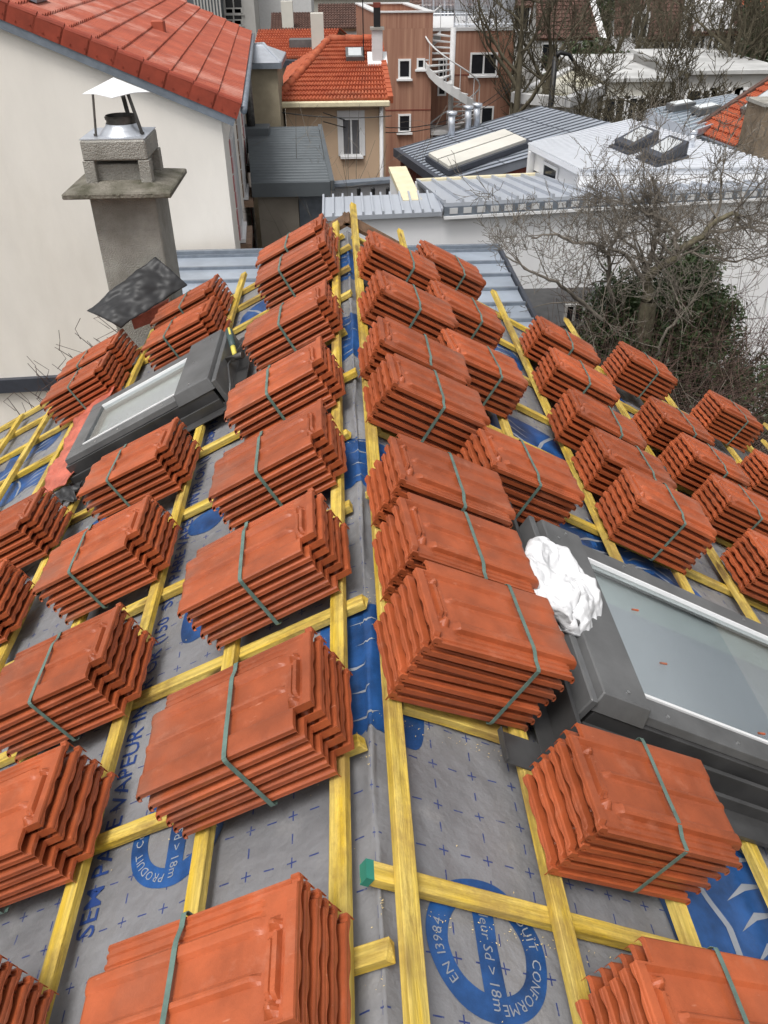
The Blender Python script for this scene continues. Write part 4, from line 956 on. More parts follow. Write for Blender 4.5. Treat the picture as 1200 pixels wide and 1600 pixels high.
# ---- tan block with zinc hip cap
tb = thing('tan_block', 'weathered tan stair block with a small zinc hipped roof', 'building', tuple(xy(atY(405, 150, 25), G)))
t0, t1 = atY(372, 98, 24.6), atY(432, 98, 24.6); d_ = Vector((0, 2.4, 0))
walls(tb, [(t0.x, t0.y), (t1.x, t1.y), (t1.x, t1.y+2.4), (t0.x, t0.y+2.4)], G, t0.z-.05, M_tan)
z_ = t0.z; cxm = (t0.x+t1.x)/2
mb = MB(); ee = .12
V = [Vector((t0.x-ee, t0.y-ee, z_)), Vector((t1.x+ee, t0.y-ee, z_)), Vector((t1.x+ee, t0.y+2.4+ee, z_)), Vector((t0.x-ee, t0.y+2.4+ee, z_)), Vector((cxm-.3, t0.y+1.2, z_+.32)), Vector((cxm+.1, t0.y+1.2, z_+.32))]
mb.add(V, [(0, 1, 5, 4), (1, 2, 5), (2, 3, 4, 5), (3, 0, 4), (3, 2, 1, 0)])
for a, b in ((0, 4), (1, 5), (4, 5)): mb.beam(V[a]+ZH*.03, V[b]+ZH*.05, .06, .05)
mb.build('roof', M_galv, tb)
MB().box((t0.x-.14, t0.y-.14, z_-.14), (t1.x+.14, t0.y+2.5, z_-.005)).build('eave_trim', M_zincd, tb)

# ---- beige house with orange tiles
bh = thing('beige_house', 'beige rendered house with bright orange tiled hip roof and one curtained window', 'house', tuple(xy(atY(520, 200, 26), G)))
Yb = 26.0; e0, e1 = atY(431, 163, Yb-.25), atY(609, 152, Yb-.25); ez = (e0.z+e1.z)/2; e0.z = e1.z = ez
r0, r1 = atY(514, 65, 29.6), atY(592, 62, 29.6); rz = (r0.z+r1.z)/2; r0.z = r1.z = rz
xw0, xw1 = e0.x+.25, e1.x-.12; yb2 = 33.4
walls(bh, [(xw0, Yb), (xw1, Yb), (xw1, yb2), (xw0, yb2)], G, ez-.02, M_beige)
MB().slab([Vector((xw1-.02, Yb, ez-.03)), Vector((xw1-.02, yb2, ez-.03)), Vector((xw1-.02, r1.y, rz-.15))], .25, XH*-1).build('gable_wall', M_beige, bh)
tile_roof([e0, e1, r1, r0], 14, 32, 'roof', M_tile_o, bh, amp=.03, step=.05, sub=4)
eL = Vector((e0.x, yb2+.2, ez)); tile_roof([eL, e0, r0, r0+Vector((.02, .02, 0))], 14, 24, 'roof', M_tile_o, bh, amp=.03, step=.05, sub=4)
tile_roof([Vector((e1.x, yb2+.2, ez)), eL, r0, r1], 12, 24, 'roof', M_tile_o, bh, amp=.03, step=.05, sub=3)
mb = MB()
for (a, b) in ((e0, r0), (r0, r1)):
    N = int((b-a).length/.4)
    for i in range(N): mb.tube([a.lerp(b, i/N)+ZH*.05, a.lerp(b, (i+1.08)/N)+ZH*.04], [.13, .11], 8)
mb.build('ridge_tiles', M_tile_o, bh, smooth=True)
mb = MB(); N = 14
for i in range(N): mb.beam(e1.lerp(r1, i/N)+XH*.02+ZH*.1, e1.lerp(r1, (i+1.05)/N)+XH*.02+ZH*.08, .16, .2)
mb.build('verge_tiles', M_tile_o, bh)
MB().beam(e0-YH*.08-ZH*.0, e1-YH*.08-ZH*.0, .14, .16).build('gutter', M_yellow, bh, bevel=.03)
MB().tube([Vector((xw1-.12, Yb-.08, ez-.1)), Vector((xw1-.12, Yb-.08, G))], .06, 8).build('downpipe', M_pvc, bh, smooth=True)
wc = atY(549, 214, Yb); wh, ww = abs(atY(549, 185, Yb).z-atY(549, 244, Yb).z), abs(atY(534, 214, Yb).x-atY(564, 214, Yb).x)
window(bh, wc, XH, -YH, ww, wh, fr=.05, pane=M_shutter)
for s in (-1, 1): MB().box((wc.x+s*(ww/2+.06)-.057, Yb-.04, wc.z-wh/2), (wc.x+s*(ww/2+.06)+.06, Yb-.002, wc.z+wh/2+.2)).build('window_surround', M_pvc, bh)
mb = MB(); mb.box((wc.x-ww/2-.0, Yb-.045, wc.z+wh/2+.003), (wc.x+ww/2+.0, Yb-.002, wc.z+wh/2+.2)); mb.build('window_surround', M_pvc, bh)
sk = lerp2([e0, e1, r1, r0], .60, .70); nrf = quad_n([e0, e1, r1, r0]); us_ = (r0-e0); us_ = Vector((0, us_.y, us_.z)).normalized()
o = MB().slab([sk-XH*.28-us_*.35+nrf*.16, sk+XH*.28-us_*.35+nrf*.16, sk+XH*.28+us_*.35+nrf*.16, sk-XH*.28+us_*.35+nrf*.16], .12, -nrf).build('roof_window', M_anth, bh)
p_ = MB().slab([sk-XH*.2-us_*.27+nrf*.175, sk+XH*.2-us_*.27+nrf*.175, sk+XH*.2+us_*.27+nrf*.175, sk-XH*.2+us_*.27+nrf*.175], .02, -nrf).build('pane', M_skypane, None)
for v in p_.data.vertices: v.co -= Vector(bh.location)
p_.parent = o
cb = lerp2([e0, e1, r1, r0], .925, .62)
cs = MB().box((cb.x-.16, cb.y-.16, cb.z-.3), (cb.x+.16, cb.y+.16, cb.z+.85)).build('chimney', M_gwhite, bh, bevel=.01)
for nm, a, bx, mtx in (('cap', .85, .21, M_conc), ('pot', .92, .10, M_black), ('pot_top', 1.42, .11, M_redbrown)):
    h_ = .07 if nm == 'cap' else (.5 if nm == 'pot' else .12)
    q = MB().box((cb.x-bx, cb.y-bx, cb.z+a), (cb.x+bx, cb.y+bx, cb.z+a+h_)).build(nm, mtx, None)
    for v in q.data.vertices: v.co -= Vector(bh.location)
    q.parent = cs
q = MB().slab([cb+Vector((-.3, -.25, -.02)), cb+Vector((.3, -.25, -.02)), cb+Vector((.3, .2, .25)), cb+Vector((-.3, .2, .25))], .06).build('chimney_flashing', M_pvc, bh)
at_ = thing('aerial', 'thin TV aerial on the orange roof beside the chimney pot', 'aerial', tuple(cb+Vector((-.42, 0, .1))))
b = cb+Vector((-.42, 0, 0)); MB().tube([b, b+ZH*1.75], .018, 6).build('mast', M_black, at_)
mb = MB(); mb.tube([b+Vector((-.25, .1, 1.68)), b+Vector((.25, -.1, 1.68))], .012, 5)
for k in range(5): c = b+Vector((-.2+.1*k, .08-.04*k, 1.68)); mb.tube([c-Vector((.03, .14, 0)), c+Vector((.03, .14, 0))], .008, 4)
mb.build('antenna', M_black, at_)

# ---- wood clad building with spiral stair
wd_ = thing('wood_clad_building', 'reddish wood clad modern building with roof terrace and outside spiral stair', 'building', tuple(xy(atY(690, 200, 37), G)))
Yw = 36.0; l0, l1 = atY(585, 23, Yw), atY(677, 18, Yw); zt = l1.z; zl = zt
bl_ = atZ(556, 5, zt); dv = bl_-l0; dv.z = 0; l0.z = l1.z = zt
pb = [l0.copy(), l1.copy(), l1+dv, l0+dv]
walls(wd_, [(v.x, v.y) for v in pb], G, zt-.55, M_woodclad)
pc_ = (pb[0]+pb[1]+pb[2]+pb[3])/4
for k in range(4):
    a, b = pb[k], pb[(k+1) % 4]; inn = (b-a).cross(ZH).normalized(); inn = inn if inn.dot(pc_-a) > 0 else -inn
    ab = (b-a).normalized()
    MB().slab([a+ab*(.26 if k % 2 else 0)-ZH*.03, b-ab*(.26 if k % 2 else 0)-ZH*.03, b-ab*(.26 if k % 2 else 0)+inn*.25-ZH*.03, a+ab*(.26 if k % 2 else 0)+inn*.25-ZH*.03], .518).build('parapet', M_woodclad, wd_)
    e1_ = .30 if k % 2 else -.04
    MB().slab([a+ab*e1_-inn*.04+ZH*.02, b-ab*e1_-inn*.04+ZH*.02, b-ab*e1_+inn*.29+ZH*.02, a+ab*e1_+inn*.29+ZH*.02], .048).build('parapet_cap', M_gwhite, wd_)
rr0 = l1.x; Yr = Yw+1.6; q1 = atY(806, 40, Yr); zr = atY(700, 43, Yr).z; rb = Yr+6.5
walls(wd_, [(rr0+.02, Yr), (q1.x, Yr), (q1.x, rb), (rr0+.02, rb)], G, zr-.12, M_woodclad)
MB().box((rr0+.03, Yr-.04, zr-.118), (q1.x+.05, rb, zr)).build('terrace', M_gwhite, wd_)
for zb_ in (zr-1.7, zr-4.6):                                          # joints between the cladding lifts
    MB().box((rr0+.1, Yr-.012, zb_-.02), (q1.x+.004, Yr-.002, zb_+.02)).build('cladding_joint', M_redbrown, wd_)
for zb_ in (zt-3.4, zt-7.0): MB().box((l0.x, Yw-.012, zb_-.02), (l1.x+.004, Yw-.002, zb_+.02)).build('cladding_joint', M_redbrown, wd_)
def win_px(x0, y0, x1, y1, Y, mull=0, **k):
    c = atY((x0+x1)/2, (y0+y1)/2, Y); w_ = abs(atY(x1, y0, Y).x-atY(x0, y0, Y).x); h_ = abs(atY(x0, y0, Y).z-atY(x0, y1, Y).z); window(wd_, c, XH, -YH, w_, h_, fr=.07, mull=mull, **k)
win_px(622, 92, 642, 123, Yw); win_px(651, 91, 664, 108, Yw); win_px(622, 178, 642, 207, Yw)
win_px(734, 82, 777, 118, Yr, 1); win_px(732, 166, 771, 196, Yr, 1)
dr = win_px(684, 92, 698, 150, Yr, 0, sill=False)
# spiral stair
stc = atY(708, 60, Yr-1.3); scx, scy = stc.x, stc.y; zl0 = zr-6.6
MB().tube([(scx, scy, G), (scx, scy, zr+.1)], .11, 12).build('stair_pole', M_gwhite, wd_, smooth=True)
mb = MB(); hand = []; strn = []; nt_ = 34; rad = 1.15
for i in range(nt_):
    z = zr-.19*(i+1); 
    if i < 8:                                             # straight flight off the terrace
        ang = None; x = scx-.55; y = Yr-.35-.0*i
    a0_ = R(110)+R(17)*(i); a1_ = a0_+R(19)
    p = [Vector((scx+.1*math.cos(a0_), scy+.1*math.sin(a0_), z)), Vector((scx+rad*math.cos(a0_), scy+rad*math.sin(a0_), z)), Vector((scx+rad*math.cos(a1_), scy+rad*math.sin(a1_), z)), Vector((scx+.1*math.cos(a1_), scy+.1*math.sin(a1_), z))]
    mb.slab(p, .05); hand.append(p[1]+ZH*.95); strn.append(p[1])
mb.build('stair_treads', M_gwhite, wd_)
mb = MB(); us_ = []
for i in range(len(strn)-1):
    a, b = strn[i], strn[i+1]; o_ = .02
    mb.hexa([a-ZH*.22, b-ZH*.22, b-ZH*.22+Vector((.03, .03, 0)), a-ZH*.22+Vector((.03, .03, 0)), a+ZH*.1, b+ZH*.1, b+ZH*.1+Vector((.03, .03, 0)), a+ZH*.1+Vector((.03, .03, 0))])
mb.build('stair_stringer', M_gwhite, wd_)
mb = MB().tube(hand, .03, 6)
for i in range(0, nt_, 2): mb.tube([strn[i], hand[i]], .014, 4)
mb.build('stair_railing', M_gwhite, wd_)
MB().box((l1.x+.05, Yr-1.4, zr-3.75), (scx+.2, Yr-.01, zr-3.6)).build('stair_landing', M_gwhite, wd_)
# terrace railing
mb = MB()
def rail(p, q, n):
    mb.tube([p+ZH*1.05, q+ZH*1.05], .025, 5); mb.tube([p+ZH*.1, q+ZH*.1], .02, 5)
    for i in range(n+1): c = p.lerp(q, i/n); mb.tube([c, c+ZH*1.05], .013 if i % 8 else .03, 4)
tz = zr+.001
rail(Vector((q1.x-.1, Yr+.1, tz)), Vector((q1.x-.1, rb-.2, tz)), 40); rail(Vector((scx+.2, Yr+.1, tz)), Vector((q1.x-.1, Yr+.1, tz)), 40); rail(Vector((rr0+.3, rb-.2, tz)), Vector((q1.x-.1, rb-.2, tz)), 48)
mb.build('terrace_railing', M_galv, wd_)
for px in (655, 742, 755):
    pass

# ---- dark standing seam roof
dh = thing('dark_roof_building', 'low red walled building with dark grey standing seam roof and two cream panels', 'building', tuple(xy(atZ(760, 240, -3), G)))
dz_ = -2.95
d0, d1, d2 = atZ(622, 233, dz_), atZ(846, 166, dz_), atZ(696, 284, dz_); d3 = d2+(d1-d0)+Vector((1.0, -.4, 0))
seam_roof([d0, d2, d3, d1], 16, 'roof', M_darkroof, dh, h=.025, wd=.03, th=.2, across=(.27, .5, .75), mt2=mat('grey_seam', (.11, .12, .14), rough=.5))
ins = lambda v, c: v.lerp(c, .02)
cc_ = (d0+d1+d2+d3)/4
walls(dh, [tuple(ins(v, cc_))[:2] for v in (d0, d2, d3, d1)], G, dz_-.22, M_redbrown)
MB().beam(d0+ZH*.03-XH*.06, d2+ZH*.03-XH*.06, .14, .2).build('roof_edge', M_seamd, dh)
pu, pv = (d2-d0), (d1-d0)
def dpt(a, b, h): return d0+pu*a+pv*b+ZH*h
for j, (a, b) in enumerate(((.52, .70), (.72, .92))):
    MB().slab([dpt(a, .04, .22), dpt(b, .04, .22), dpt(b, .50, .22), dpt(a, .50, .22)], .18).build('skylight_panel', M_pale, dh)
MB().slab([dpt(.49, .03, .15), dpt(.95, .03, .15), dpt(.95, .53, .15), dpt(.49, .53, .15)], .12).build('skylight_frame', M_seamd, dh)
for a, b in ((.06, .30), (.02, .42), (.02, .48)):
    q = dpt(a, b, 0); MB().tube([q, q+ZH*.55], .1, 10).tube([q+ZH*.55, q+ZH*.62], .15, 10).build('roof_vent', M_galv, dh, smooth=True)

# ---- red roof houses behind
def gable_house(name, label, pe0, pe1, pr0, pr1, mt_roof, mt_wall, rows=10, cols=24, cat='house', depth=None, amp=.03):
    """pe0,pe1: eave corners facing us; pr0,pr1: ridge ends; mirrored at the back"""
    h = thing(name, label, cat, tuple(xy((pe0+pe1)/2, G)))
    pe0.z = pe1.z = (pe0.z+pe1.z)/2; pr0.z = pr1.z = (pr0.z+pr1.z)/2
    back0, back1 = 2*pr0-pe0, 2*pr1-pe1; back0.z = back1.z = pe0.z
    tile_roof([pe0, pe1, pr1, pr0], rows, cols, 'roof', mt_roof, h, amp=amp, step=.05, sub=3)
    tile_roof([back1, back0, pr0, pr1], rows, cols, 'roof', mt_roof, h, amp=amp, step=.05, sub=3)
    c = (pe0+pe1+back0+back1)/4; f = lambda v: v.lerp(c, .05)
    q0, q1, q2, q3 = f(pe0), f(pe1), f(back1), f(back0)
    walls(h, [(v.x, v.y) for v in (q0, q1, q2, q3)], G, pe0.z-.06, mt_wall)
    for a, b, rr in ((q0, q3, pr0), (q1, q2, pr1)):
        r_ = rr.lerp((pr0+pr1)/2, .05); dirx = ((pr0+pr1)/2-rr).normalized()
        MB().slab([xy(a, pe0.z-.055), xy(b, pe0.z-.055), xy(r_, rr.z-.12)], .2, dirx).build('gable', mt_wall, h)
    return h
rh = gable_house('red_roof_house', 'pink walled house with weathered red tile roof and a small skylight, behind the orange roof', atY(392, 90, 36), atY(512, 92, 36), atY(404, 47, 40), atY(531, 45, 40), M_tile_o, M_pale, 11, 30)
q = atY(470, 66, 37.6); MB().box((q.x-.45, q.y-.4, q.z-.15), (q.x+.45, q.y+.4, q.z+.12)).build('roof_window', M_anth, rh)
q = atY(497, 66, 37.2); MB().box((q.x-.25, q.y-.3, q.z-.5), (q.x+.25, q.y+.3, q.z+1.0)).build('chimney', M_pale, rh)
MB().beam(atY(396, 91, 35.8), atY(490, 95, 35.8), .5, .25).build('dark_gutter', M_seamd, rh)
b1 = gable_house('brown_roof_house', 'small house with a dark brown tile roof in front of the grey block', atY(423, 46, 50), atY(497, 46, 50), atY(424, 20, 54), atY(496, 20, 54), M_brownroof, M_greyhouse, 9, 16)
q = atY(450, 36, 50.5); MB().box((q.x-.3, q.y-.3, q.z-1), (q.x+.3, q.y+.3, q.z+1.0)).build('chimney', M_pale, b1)
b2 = gable_house('brown_roof_house', 'taller dark brown tiled house with white rear wall left of the wood clad building', atY(497, 44, 47), atY(560, 44, 47), atY(497, 6, 52), atY(560, 6, 52), M_brownroof, M_white, 10, 14)
gb = thing('grey_block', 'pale grey apartment block at the top left of the photo', 'building', tuple(xy(atY(390, 20, 70), G)))
for x0, x1, Y, zt_, mt_ in ((268, 345, 66, 3.2, M_gcorr), (346, 398, 68, 3.6, M_greyhouse), (400, 487, 72, 4.2, M_gwhite)):
    p, q = atY(x0, 20, Y), atY(x1, 20, Y); walls(gb, [(p.x, p.y), (q.x, q.y), (q.x, q.y+9), (p.x, p.y+9)], G, zt_, mt_)
p, q = atY(306, 20, 66), atY(345, 20, 66)
for i in range(9):
    x = p.x+(q.x-p.x)*i/8; MB().box((x-.05, p.y-.06, G), (x+.05, p.y-.002, 3)).build('mullion', M_greyhouse, gb)
for k in range(4):
    c = atY(365, 8+k*18, 68)
    window(gb, c, XH, -YH, 1.3, 1.1, fr=.08, mt=M_greyhouse)

# ---- right hand neighbours
oh = thing('orange_roof_house', 'orange tiled house with a large flat skylight at the right edge', 'house', tuple(xy(atZ(1150, 200, -2), G)))
z0_ = -2.35
o0, o1 = atZ(1082, 205, z0_), atZ(1176, 240, z0_); o2 = atZ(1205, 124, -1.35)
o3 = o1+(o2-o0)
tile_roof([o1, o0, o2, o3], 9, 22, 'roof', M_tile_o, oh, amp=.025, step=.045, sub=4)
MB().beam(o0+ZH*.02-(o2-o0).normalized()*.06, o1+ZH*.02-(o2-o0).normalized()*.06, .16, .16).build('gutter', M_zincd, oh)
nf = quad_n([o1, o0, o2, o3])
MB().beam(o0+nf*.09, o2+nf*.09, .14, .2, up=nf).build('verge', M_brownroof, oh)
walls(oh, [tuple(v.lerp((o0+o3)/2, .03))[:2] for v in (o0, o1, o3, o2)], G, z0_-.12, M_taup)
su, sv = (o1-o0), (o2-o0)
spt = lambda a, b, h: o0+su*a+sv*b+nf*h
MB().slab([spt(.28, .40, .18), spt(.66, .40, .18), spt(.66, .86, .18), spt(.28, .86, .18)], .12, -nf).build('roof_window', M_anth, oh)
MB().slab([spt(.31, .43, .20), spt(.63, .43, .20), spt(.63, .83, .20), spt(.31, .83, .20)], .03, -nf).build('pane', M_skypane, oh)
ck = atZ(1172, 248, -2.4); kk = thing('brown_chimney_stack', 'broad brown rendered chimney stack cut by the right edge', 'chimney', tuple(xy(ck, G)))
MB().box((ck.x, ck.y-.1, G), (ck.x+1.6, ck.y+.75, -1.36)).build('stack', mat('brown_render', (.21, .16, .11), rough=.95, var=.4, scale=4, bump=.5), kk)
MB().box((ck.x-.04, ck.y-.14, -1.358), (ck.x+1.64, ck.y+.79, -1.29)).build('cap', M_conc, kk)
lm = thing('pale_zinc_building', 'pale blue metal roof with two roof windows and dark slate edge', 'building', tuple(xy(atZ(1080, 175, -2.3), G)))
k0, k1, k2, k3 = atZ(1012, 174, -2.2), atZ(1084, 207, -2.2), atZ(1200, 165, -2.2), atZ(1145, 149, -2.2)
seam_roof([k0, k1, k2, k3], 10, 'roof', mat('pale_zinc', (.50, .60, .66), rough=.35, metal=.3, var=.08), lm, h=.05, wd=.05, th=.12, mt2=M_silver)
ks = [Vector((v.x, v.y, 0)) for v in (k0, k1)]; outd = Vector((-(ks[1]-ks[0]).y, (ks[1]-ks[0]).x, 0)).normalized()
if outd.x > 0: outd = -outd
mb = MB(); p = [k0+ZH*.02, k1+ZH*.02, k1+outd*.35-ZH*.75, k0+outd*.35-ZH*.75]; mb.slab(p, .08, -outd); mb.build('slate_edge', M_darkroof, lm)
walls(lm, [tuple(v)[:2] for v in (k0, k1, k2, k3)], G, -2.35, M_greyhouse)
kx, ky = (k3-k0).normalized(), (k1-k0).normalized()
for a, b in ((.12, .22), (.42, .42)):
    c = k0+(k1-k0)*a+(k3-k0)*b*.6+ZH*.06
    MB().slab([c, c+kx*1.0, c+kx*1.0+ky*.55, c+ky*.55], .14, ZH).build('roof_window', M_anth, lm)
    MB().slab([c+kx*.1+ky*.08+ZH*.145, c+kx*.9+ky*.08+ZH*.145, c+kx*.9+ky*.47+ZH*.145, c+kx*.1+ky*.47+ZH*.145], .02, ZH).build('pane', M_innerframe, lm)

mf = thing('mossy_flat_roof_building', 'low building with a pale mossy flat roof behind the bare trees', 'building', tuple(xy(atZ(880, 130, -3.5), G)))
m0, m1, m2, m3 = atZ(805, 150, -3.6), atZ(885, 157, -3.6), atZ(975, 124, -3.6), atZ(905, 103, -3.6)
MB().slab([m0, m1, m2, m3], .25).build('roof', M_moss, mf)
mb = MB()
for a, b in ((m0, m1), (m1, m2), (m2, m3), (m3, m0)): mb.beam(a+ZH*.12, b+ZH*.12, .35, .36)
mb.build('roof_edge', M_gwhite, mf)
walls(mf, [tuple(v)[:2] for v in (m0, m1, m2, m3)], G, -3.86, M_greyhouse)
def flat_house(name, label, x0, x1, ytop, Y, depth, mtw, cat='building', zc=None):
    p, q = atY(x0, ytop, Y), atY(x1, ytop, Y); h = thing(name, label, cat, tuple(xy((p+q)/2, G)))
    walls(h, [(p.x, Y), (q.x, Y), (q.x, Y+depth), (p.x, Y+depth)], G, p.z, mtw)
    MB().box((p.x-.15, Y-.15, p.z+.002), (q.x+.15, Y+depth+.15, p.z+.14)).build('roof', M_palegrey, h)
    return h, p, q
h, p, q = flat_house('white_shed', 'long low white shed roof behind the trees right of the mossy roof', 950, 1120, 128, 38, 9, M_pale)
for i in range(5): window(h, Vector((p.x+(q.x-p.x)*(i+.5)/5, 38, p.z-1.1)), XH, -YH, 1.2, 1.1, fr=.1)
h, p, q = flat_house('glass_shed', 'pale low workshop with a flat roof nearer the orange roof', 1085, 1230, 116, 36, 8, M_greyhouse)
for i in range(4): window(h, Vector((p.x+(q.x-p.x)*(i+.5)/4, 36, p.z-1.1)), XH, -YH, 1.4, 1.2, fr=.1)
fh = gable_house('steep_brown_house', 'tall house with steep red brown roof and white gable behind the street lamp', atY(838, 60, 55), atY(940, 60, 55), atY(838, -25, 59), atY(916, -30, 59), M_brownroof, M_greyhouse, 14, 20)
MB().beam(atY(943, 60, 54.9), atY(918, -30, 58.9), .4, .2).build('verge', M_pvc, fh)
for x, y in ((858, 90), (895, 88), (925, 90), (860, 130), (905, 128)): window(fh, atY(x, y, 55.2), XH, -YH, 1.1, 1.6, fr=.1)
fh = gable_house('dark_roof_house', 'white walled house with dark roof far behind the bare trees', atY(1010, 62, 58), atY(1090, 62, 58), atY(1012, -10, 63), atY(1088, -10, 63), M_brownroof, M_white, 12, 18)
for x, y in ((1000, 40), (1030, 85), (1060, 85), (1085, 85)): window(fh, atY(x, y, 58.2), XH, -YH, 1.1, 1.5, fr=.1)
fh = gable_house('white_dormer_house', 'pale house with two tall windows under a brown roof near the top right corner', atY(1075, 52, 50), atY(1160, 52, 50), atY(1078, -5, 55), atY(1158, -5, 55), M_brownroof, M_pale, 12, 18)
for x, y in ((1092, 72), (1112, 72), (1135, 72)): window(fh, atY(x, y, 50.2), XH, -YH, 1.0, 1.9, fr=.12)
q = atY(1108, 32, 51.5); MB().box((q.x-1, q.y-1, q.z-1), (q.x+1, q.y+1.5, q.z+.9)).build('dormer', M_white, fh)
fh = gable_house('pointed_white_house', 'house with a pointed white gable between the far trees', atY(960, 55, 66), atY(1008, 55, 66), atY(962, -35, 70), atY(1006, -35, 70), M_brownroof, M_white, 10, 12)
fh = gable_house('far_red_house', 'red roofed house cut by the top right corner', atY(1150, 40, 60), atY(1260, 40, 60), atY(1150, -20, 66), atY(1260, -20, 66), M_tile_o, M_greyhouse, 12, 22)
fh = gable_house('far_grey_house', 'wide grey house closing the view behind the wood clad building', atY(640, 10, 75), atY(840, 10, 75), atY(640, -50, 82), atY(840, -50, 82), M_brownroof, M_greyhouse, 12, 24)
for x in (660, 700, 740, 780, 815): window(fh, atY(x, 28, 75.2), XH, -YH, 1.4, 1.8, fr=.12)
fh = gable_house('far_long_house', 'long brown roofed house on the far skyline behind the grey block', atY(420, -8, 95), atY(1250, -8, 95), atY(420, -70, 105), atY(1250, -70, 105), M_brownroof, M_pale, 12, 60)
# ---- grey block shed low behind our right eave
gs = thing('blockwork_shed', 'grey blockwork garden shed with a barred window under the bare tree', 'shed', (4.2, 13, G))
p, q = atY(832, 470, 13.2), atY(985, 462, 13.2); walls(gs, [(p.x, 13.2), (q.x, 13.2), (q.x, 14.4), (p.x, 14.4)], G, -3.95, M_blocks)
MB().slab([Vector((p.x-.2, 13.0, -3.93)), Vector((q.x+.2, 13.0, -3.93)), Vector((q.x+.2, 14.5, -3.8)), Vector((p.x-.2, 14.5, -3.8))], .06).build('roof', M_anth2, gs)
window(gs, atY(903, 492, 13.2), XH, -YH, .5, .42, fr=.04, mull=2, mt=M_greyhouse)

# ---- pole, cables
pl = thing('street_lamp', 'black street lamp post with curved arm among the bare trees', 'street lamp', tuple(xy(atY(862, 160, 33), G)))
q = atY(863, 160, 33); tp = atY(868, 88, 33)
MB().tube([xy(q, G), tp], [.13, .10], 10).build('post', M_black, pl, smooth=True)
mb = MB().tube([tp, tp+Vector((.15, 0, .12)), tp+Vector((.5, 0, .05)), tp+Vector((.85, 0, -.35)), tp+Vector((.95, 0, -.42))], [.12, .08, .07, .07, .12], 8); mb.build('arm', M_black, pl, smooth=True)
for i, (a, b, sag) in enumerate((((430, 174, 25.4), (612, 181, 25.6), .1), ((505, 176, 25.2), (800, 128, 34), .9), ((505, 190, 25.2), (800, 138, 34), .8))):
    p, q = atY(*a), atY(*b); pts = [p.lerp(q, t/14)-ZH*sag*4*(t/14)*(1-t/14) for t in range(15)]
    tag(MB().tube(pts, .014, 4).build('power_cable', M_black, None), ('black power cable crossing the beige wall', 'upper black cable running from the beige house to the wood clad wall', 'lower black cable running from the beige house to the wood clad wall')[i], 'cable', 'power cables')

# ================================================================== TREES AND SHRUBS
def grow_tree(seed, base, h, spread, r0, lv=4, nb=(5, 6, 6, 5), lean=Vector((0,0,0)), trunk_frac=.35, up=.25, sides=(8, 6, 4, 3, 3), wig=.18, minr=.004, ratio=.62, droop=0):
    rg = random.Random(seed); tr = MB(); cr = MB()
    def go(p, d, L, r, l):
        n = 5 if l < 2 else 4; pts = [p]; rads = [r]; q = p; dd = d.copy()
        for i in range(n):
            dd = (dd+Vector((rg.gauss(0, wig), rg.gauss(0, wig), rg.gauss(0, wig)+up*.12-droop*l*.02))).normalized(); q = q+dd*(L/n); pts.append(q); rads.append(max(minr, r*(1-.75*(i+1)/n)))
        (tr if l < 1 else cr).tube(pts, rads, sides[min(l, 4)], cap=False)
        if l >= lv: return
        for k in range(nb[l]):
            t = (trunk_frac if l == 0 else .15)+(1-(trunk_frac if l == 0 else .15))*(k+rg.random())/nb[l]
            i = min(n-1, int(t*n)); f = t*n-i; a = pts[i].lerp(pts[i+1], f); dl = (pts[i+1]-pts[i]).normalized()
            rnd = Vector((rg.gauss(0, 1), rg.gauss(0, 1), rg.gauss(0, .6)+up)).normalized()
            nd = (dl*(.55 if l else .35)+rnd*spread).normalized()
            go(a, nd, L*ratio*rg.uniform(.7, 1.15)*(1-.25*t), max(minr, rads[i]*.62), l+1)
    go(Vector(base), (Vector((0,0,1))+lean).normalized(), h, r0, 0)
    return tr, cr
def bare_tree(name, label, base, group=None, mt=None, mt2=None, **k):
    o = thing(name, label, 'tree', tuple(base), group); tr, cr = grow_tree(base=base, **k)
    tr.build('trunk', mt or M_bark2, o, smooth=True); cr.build('branches', mt2 or M_bark2, o, smooth=True); return o
# the near fruit tree: stout crooked limbs, then twigs
ft = thing('bare_fruit_tree', 'gnarled bare tree spreading its branches before the white wall', 'tree', tuple(xy(atY(1012, 480, 11.2), G)))
rg = random.Random(5); tr = MB(); cr = MB()
def limb(pix, r0, r1, l=0, twigs=True):
    pts = [atY(x, y, Y) for x, y, Y in pix]
    sm_ = []
    for i in range(len(pts)-1):
        for t in range(4): sm_.append(pts[i].lerp(pts[i+1], t/4)+Vector((rg.gauss(0, .012), rg.gauss(0, .02), rg.gauss(0, .012))))
    sm_.append(pts[-1]); n = len(sm_); rads = [.72*(r0+(r1-r0)*i/(n-1)) for i in range(n)]
    (tr if l == 0 else cr).tube(sm_, rads, 7, cap=False)
    if twigs:
        for i in range(2 if l else 6, n-1):
            if rg.random() < .62:
                dl = (sm_[i+1]-sm_[i]).normalized(); sub(sm_[i], (dl*.5+Vector((rg.gauss(0, .8), rg.gauss(0, .9), rg.gauss(.25, .7)))).normalized(), rg.uniform(.5, 1.15), max(.008, rads[i]*.45), 1)
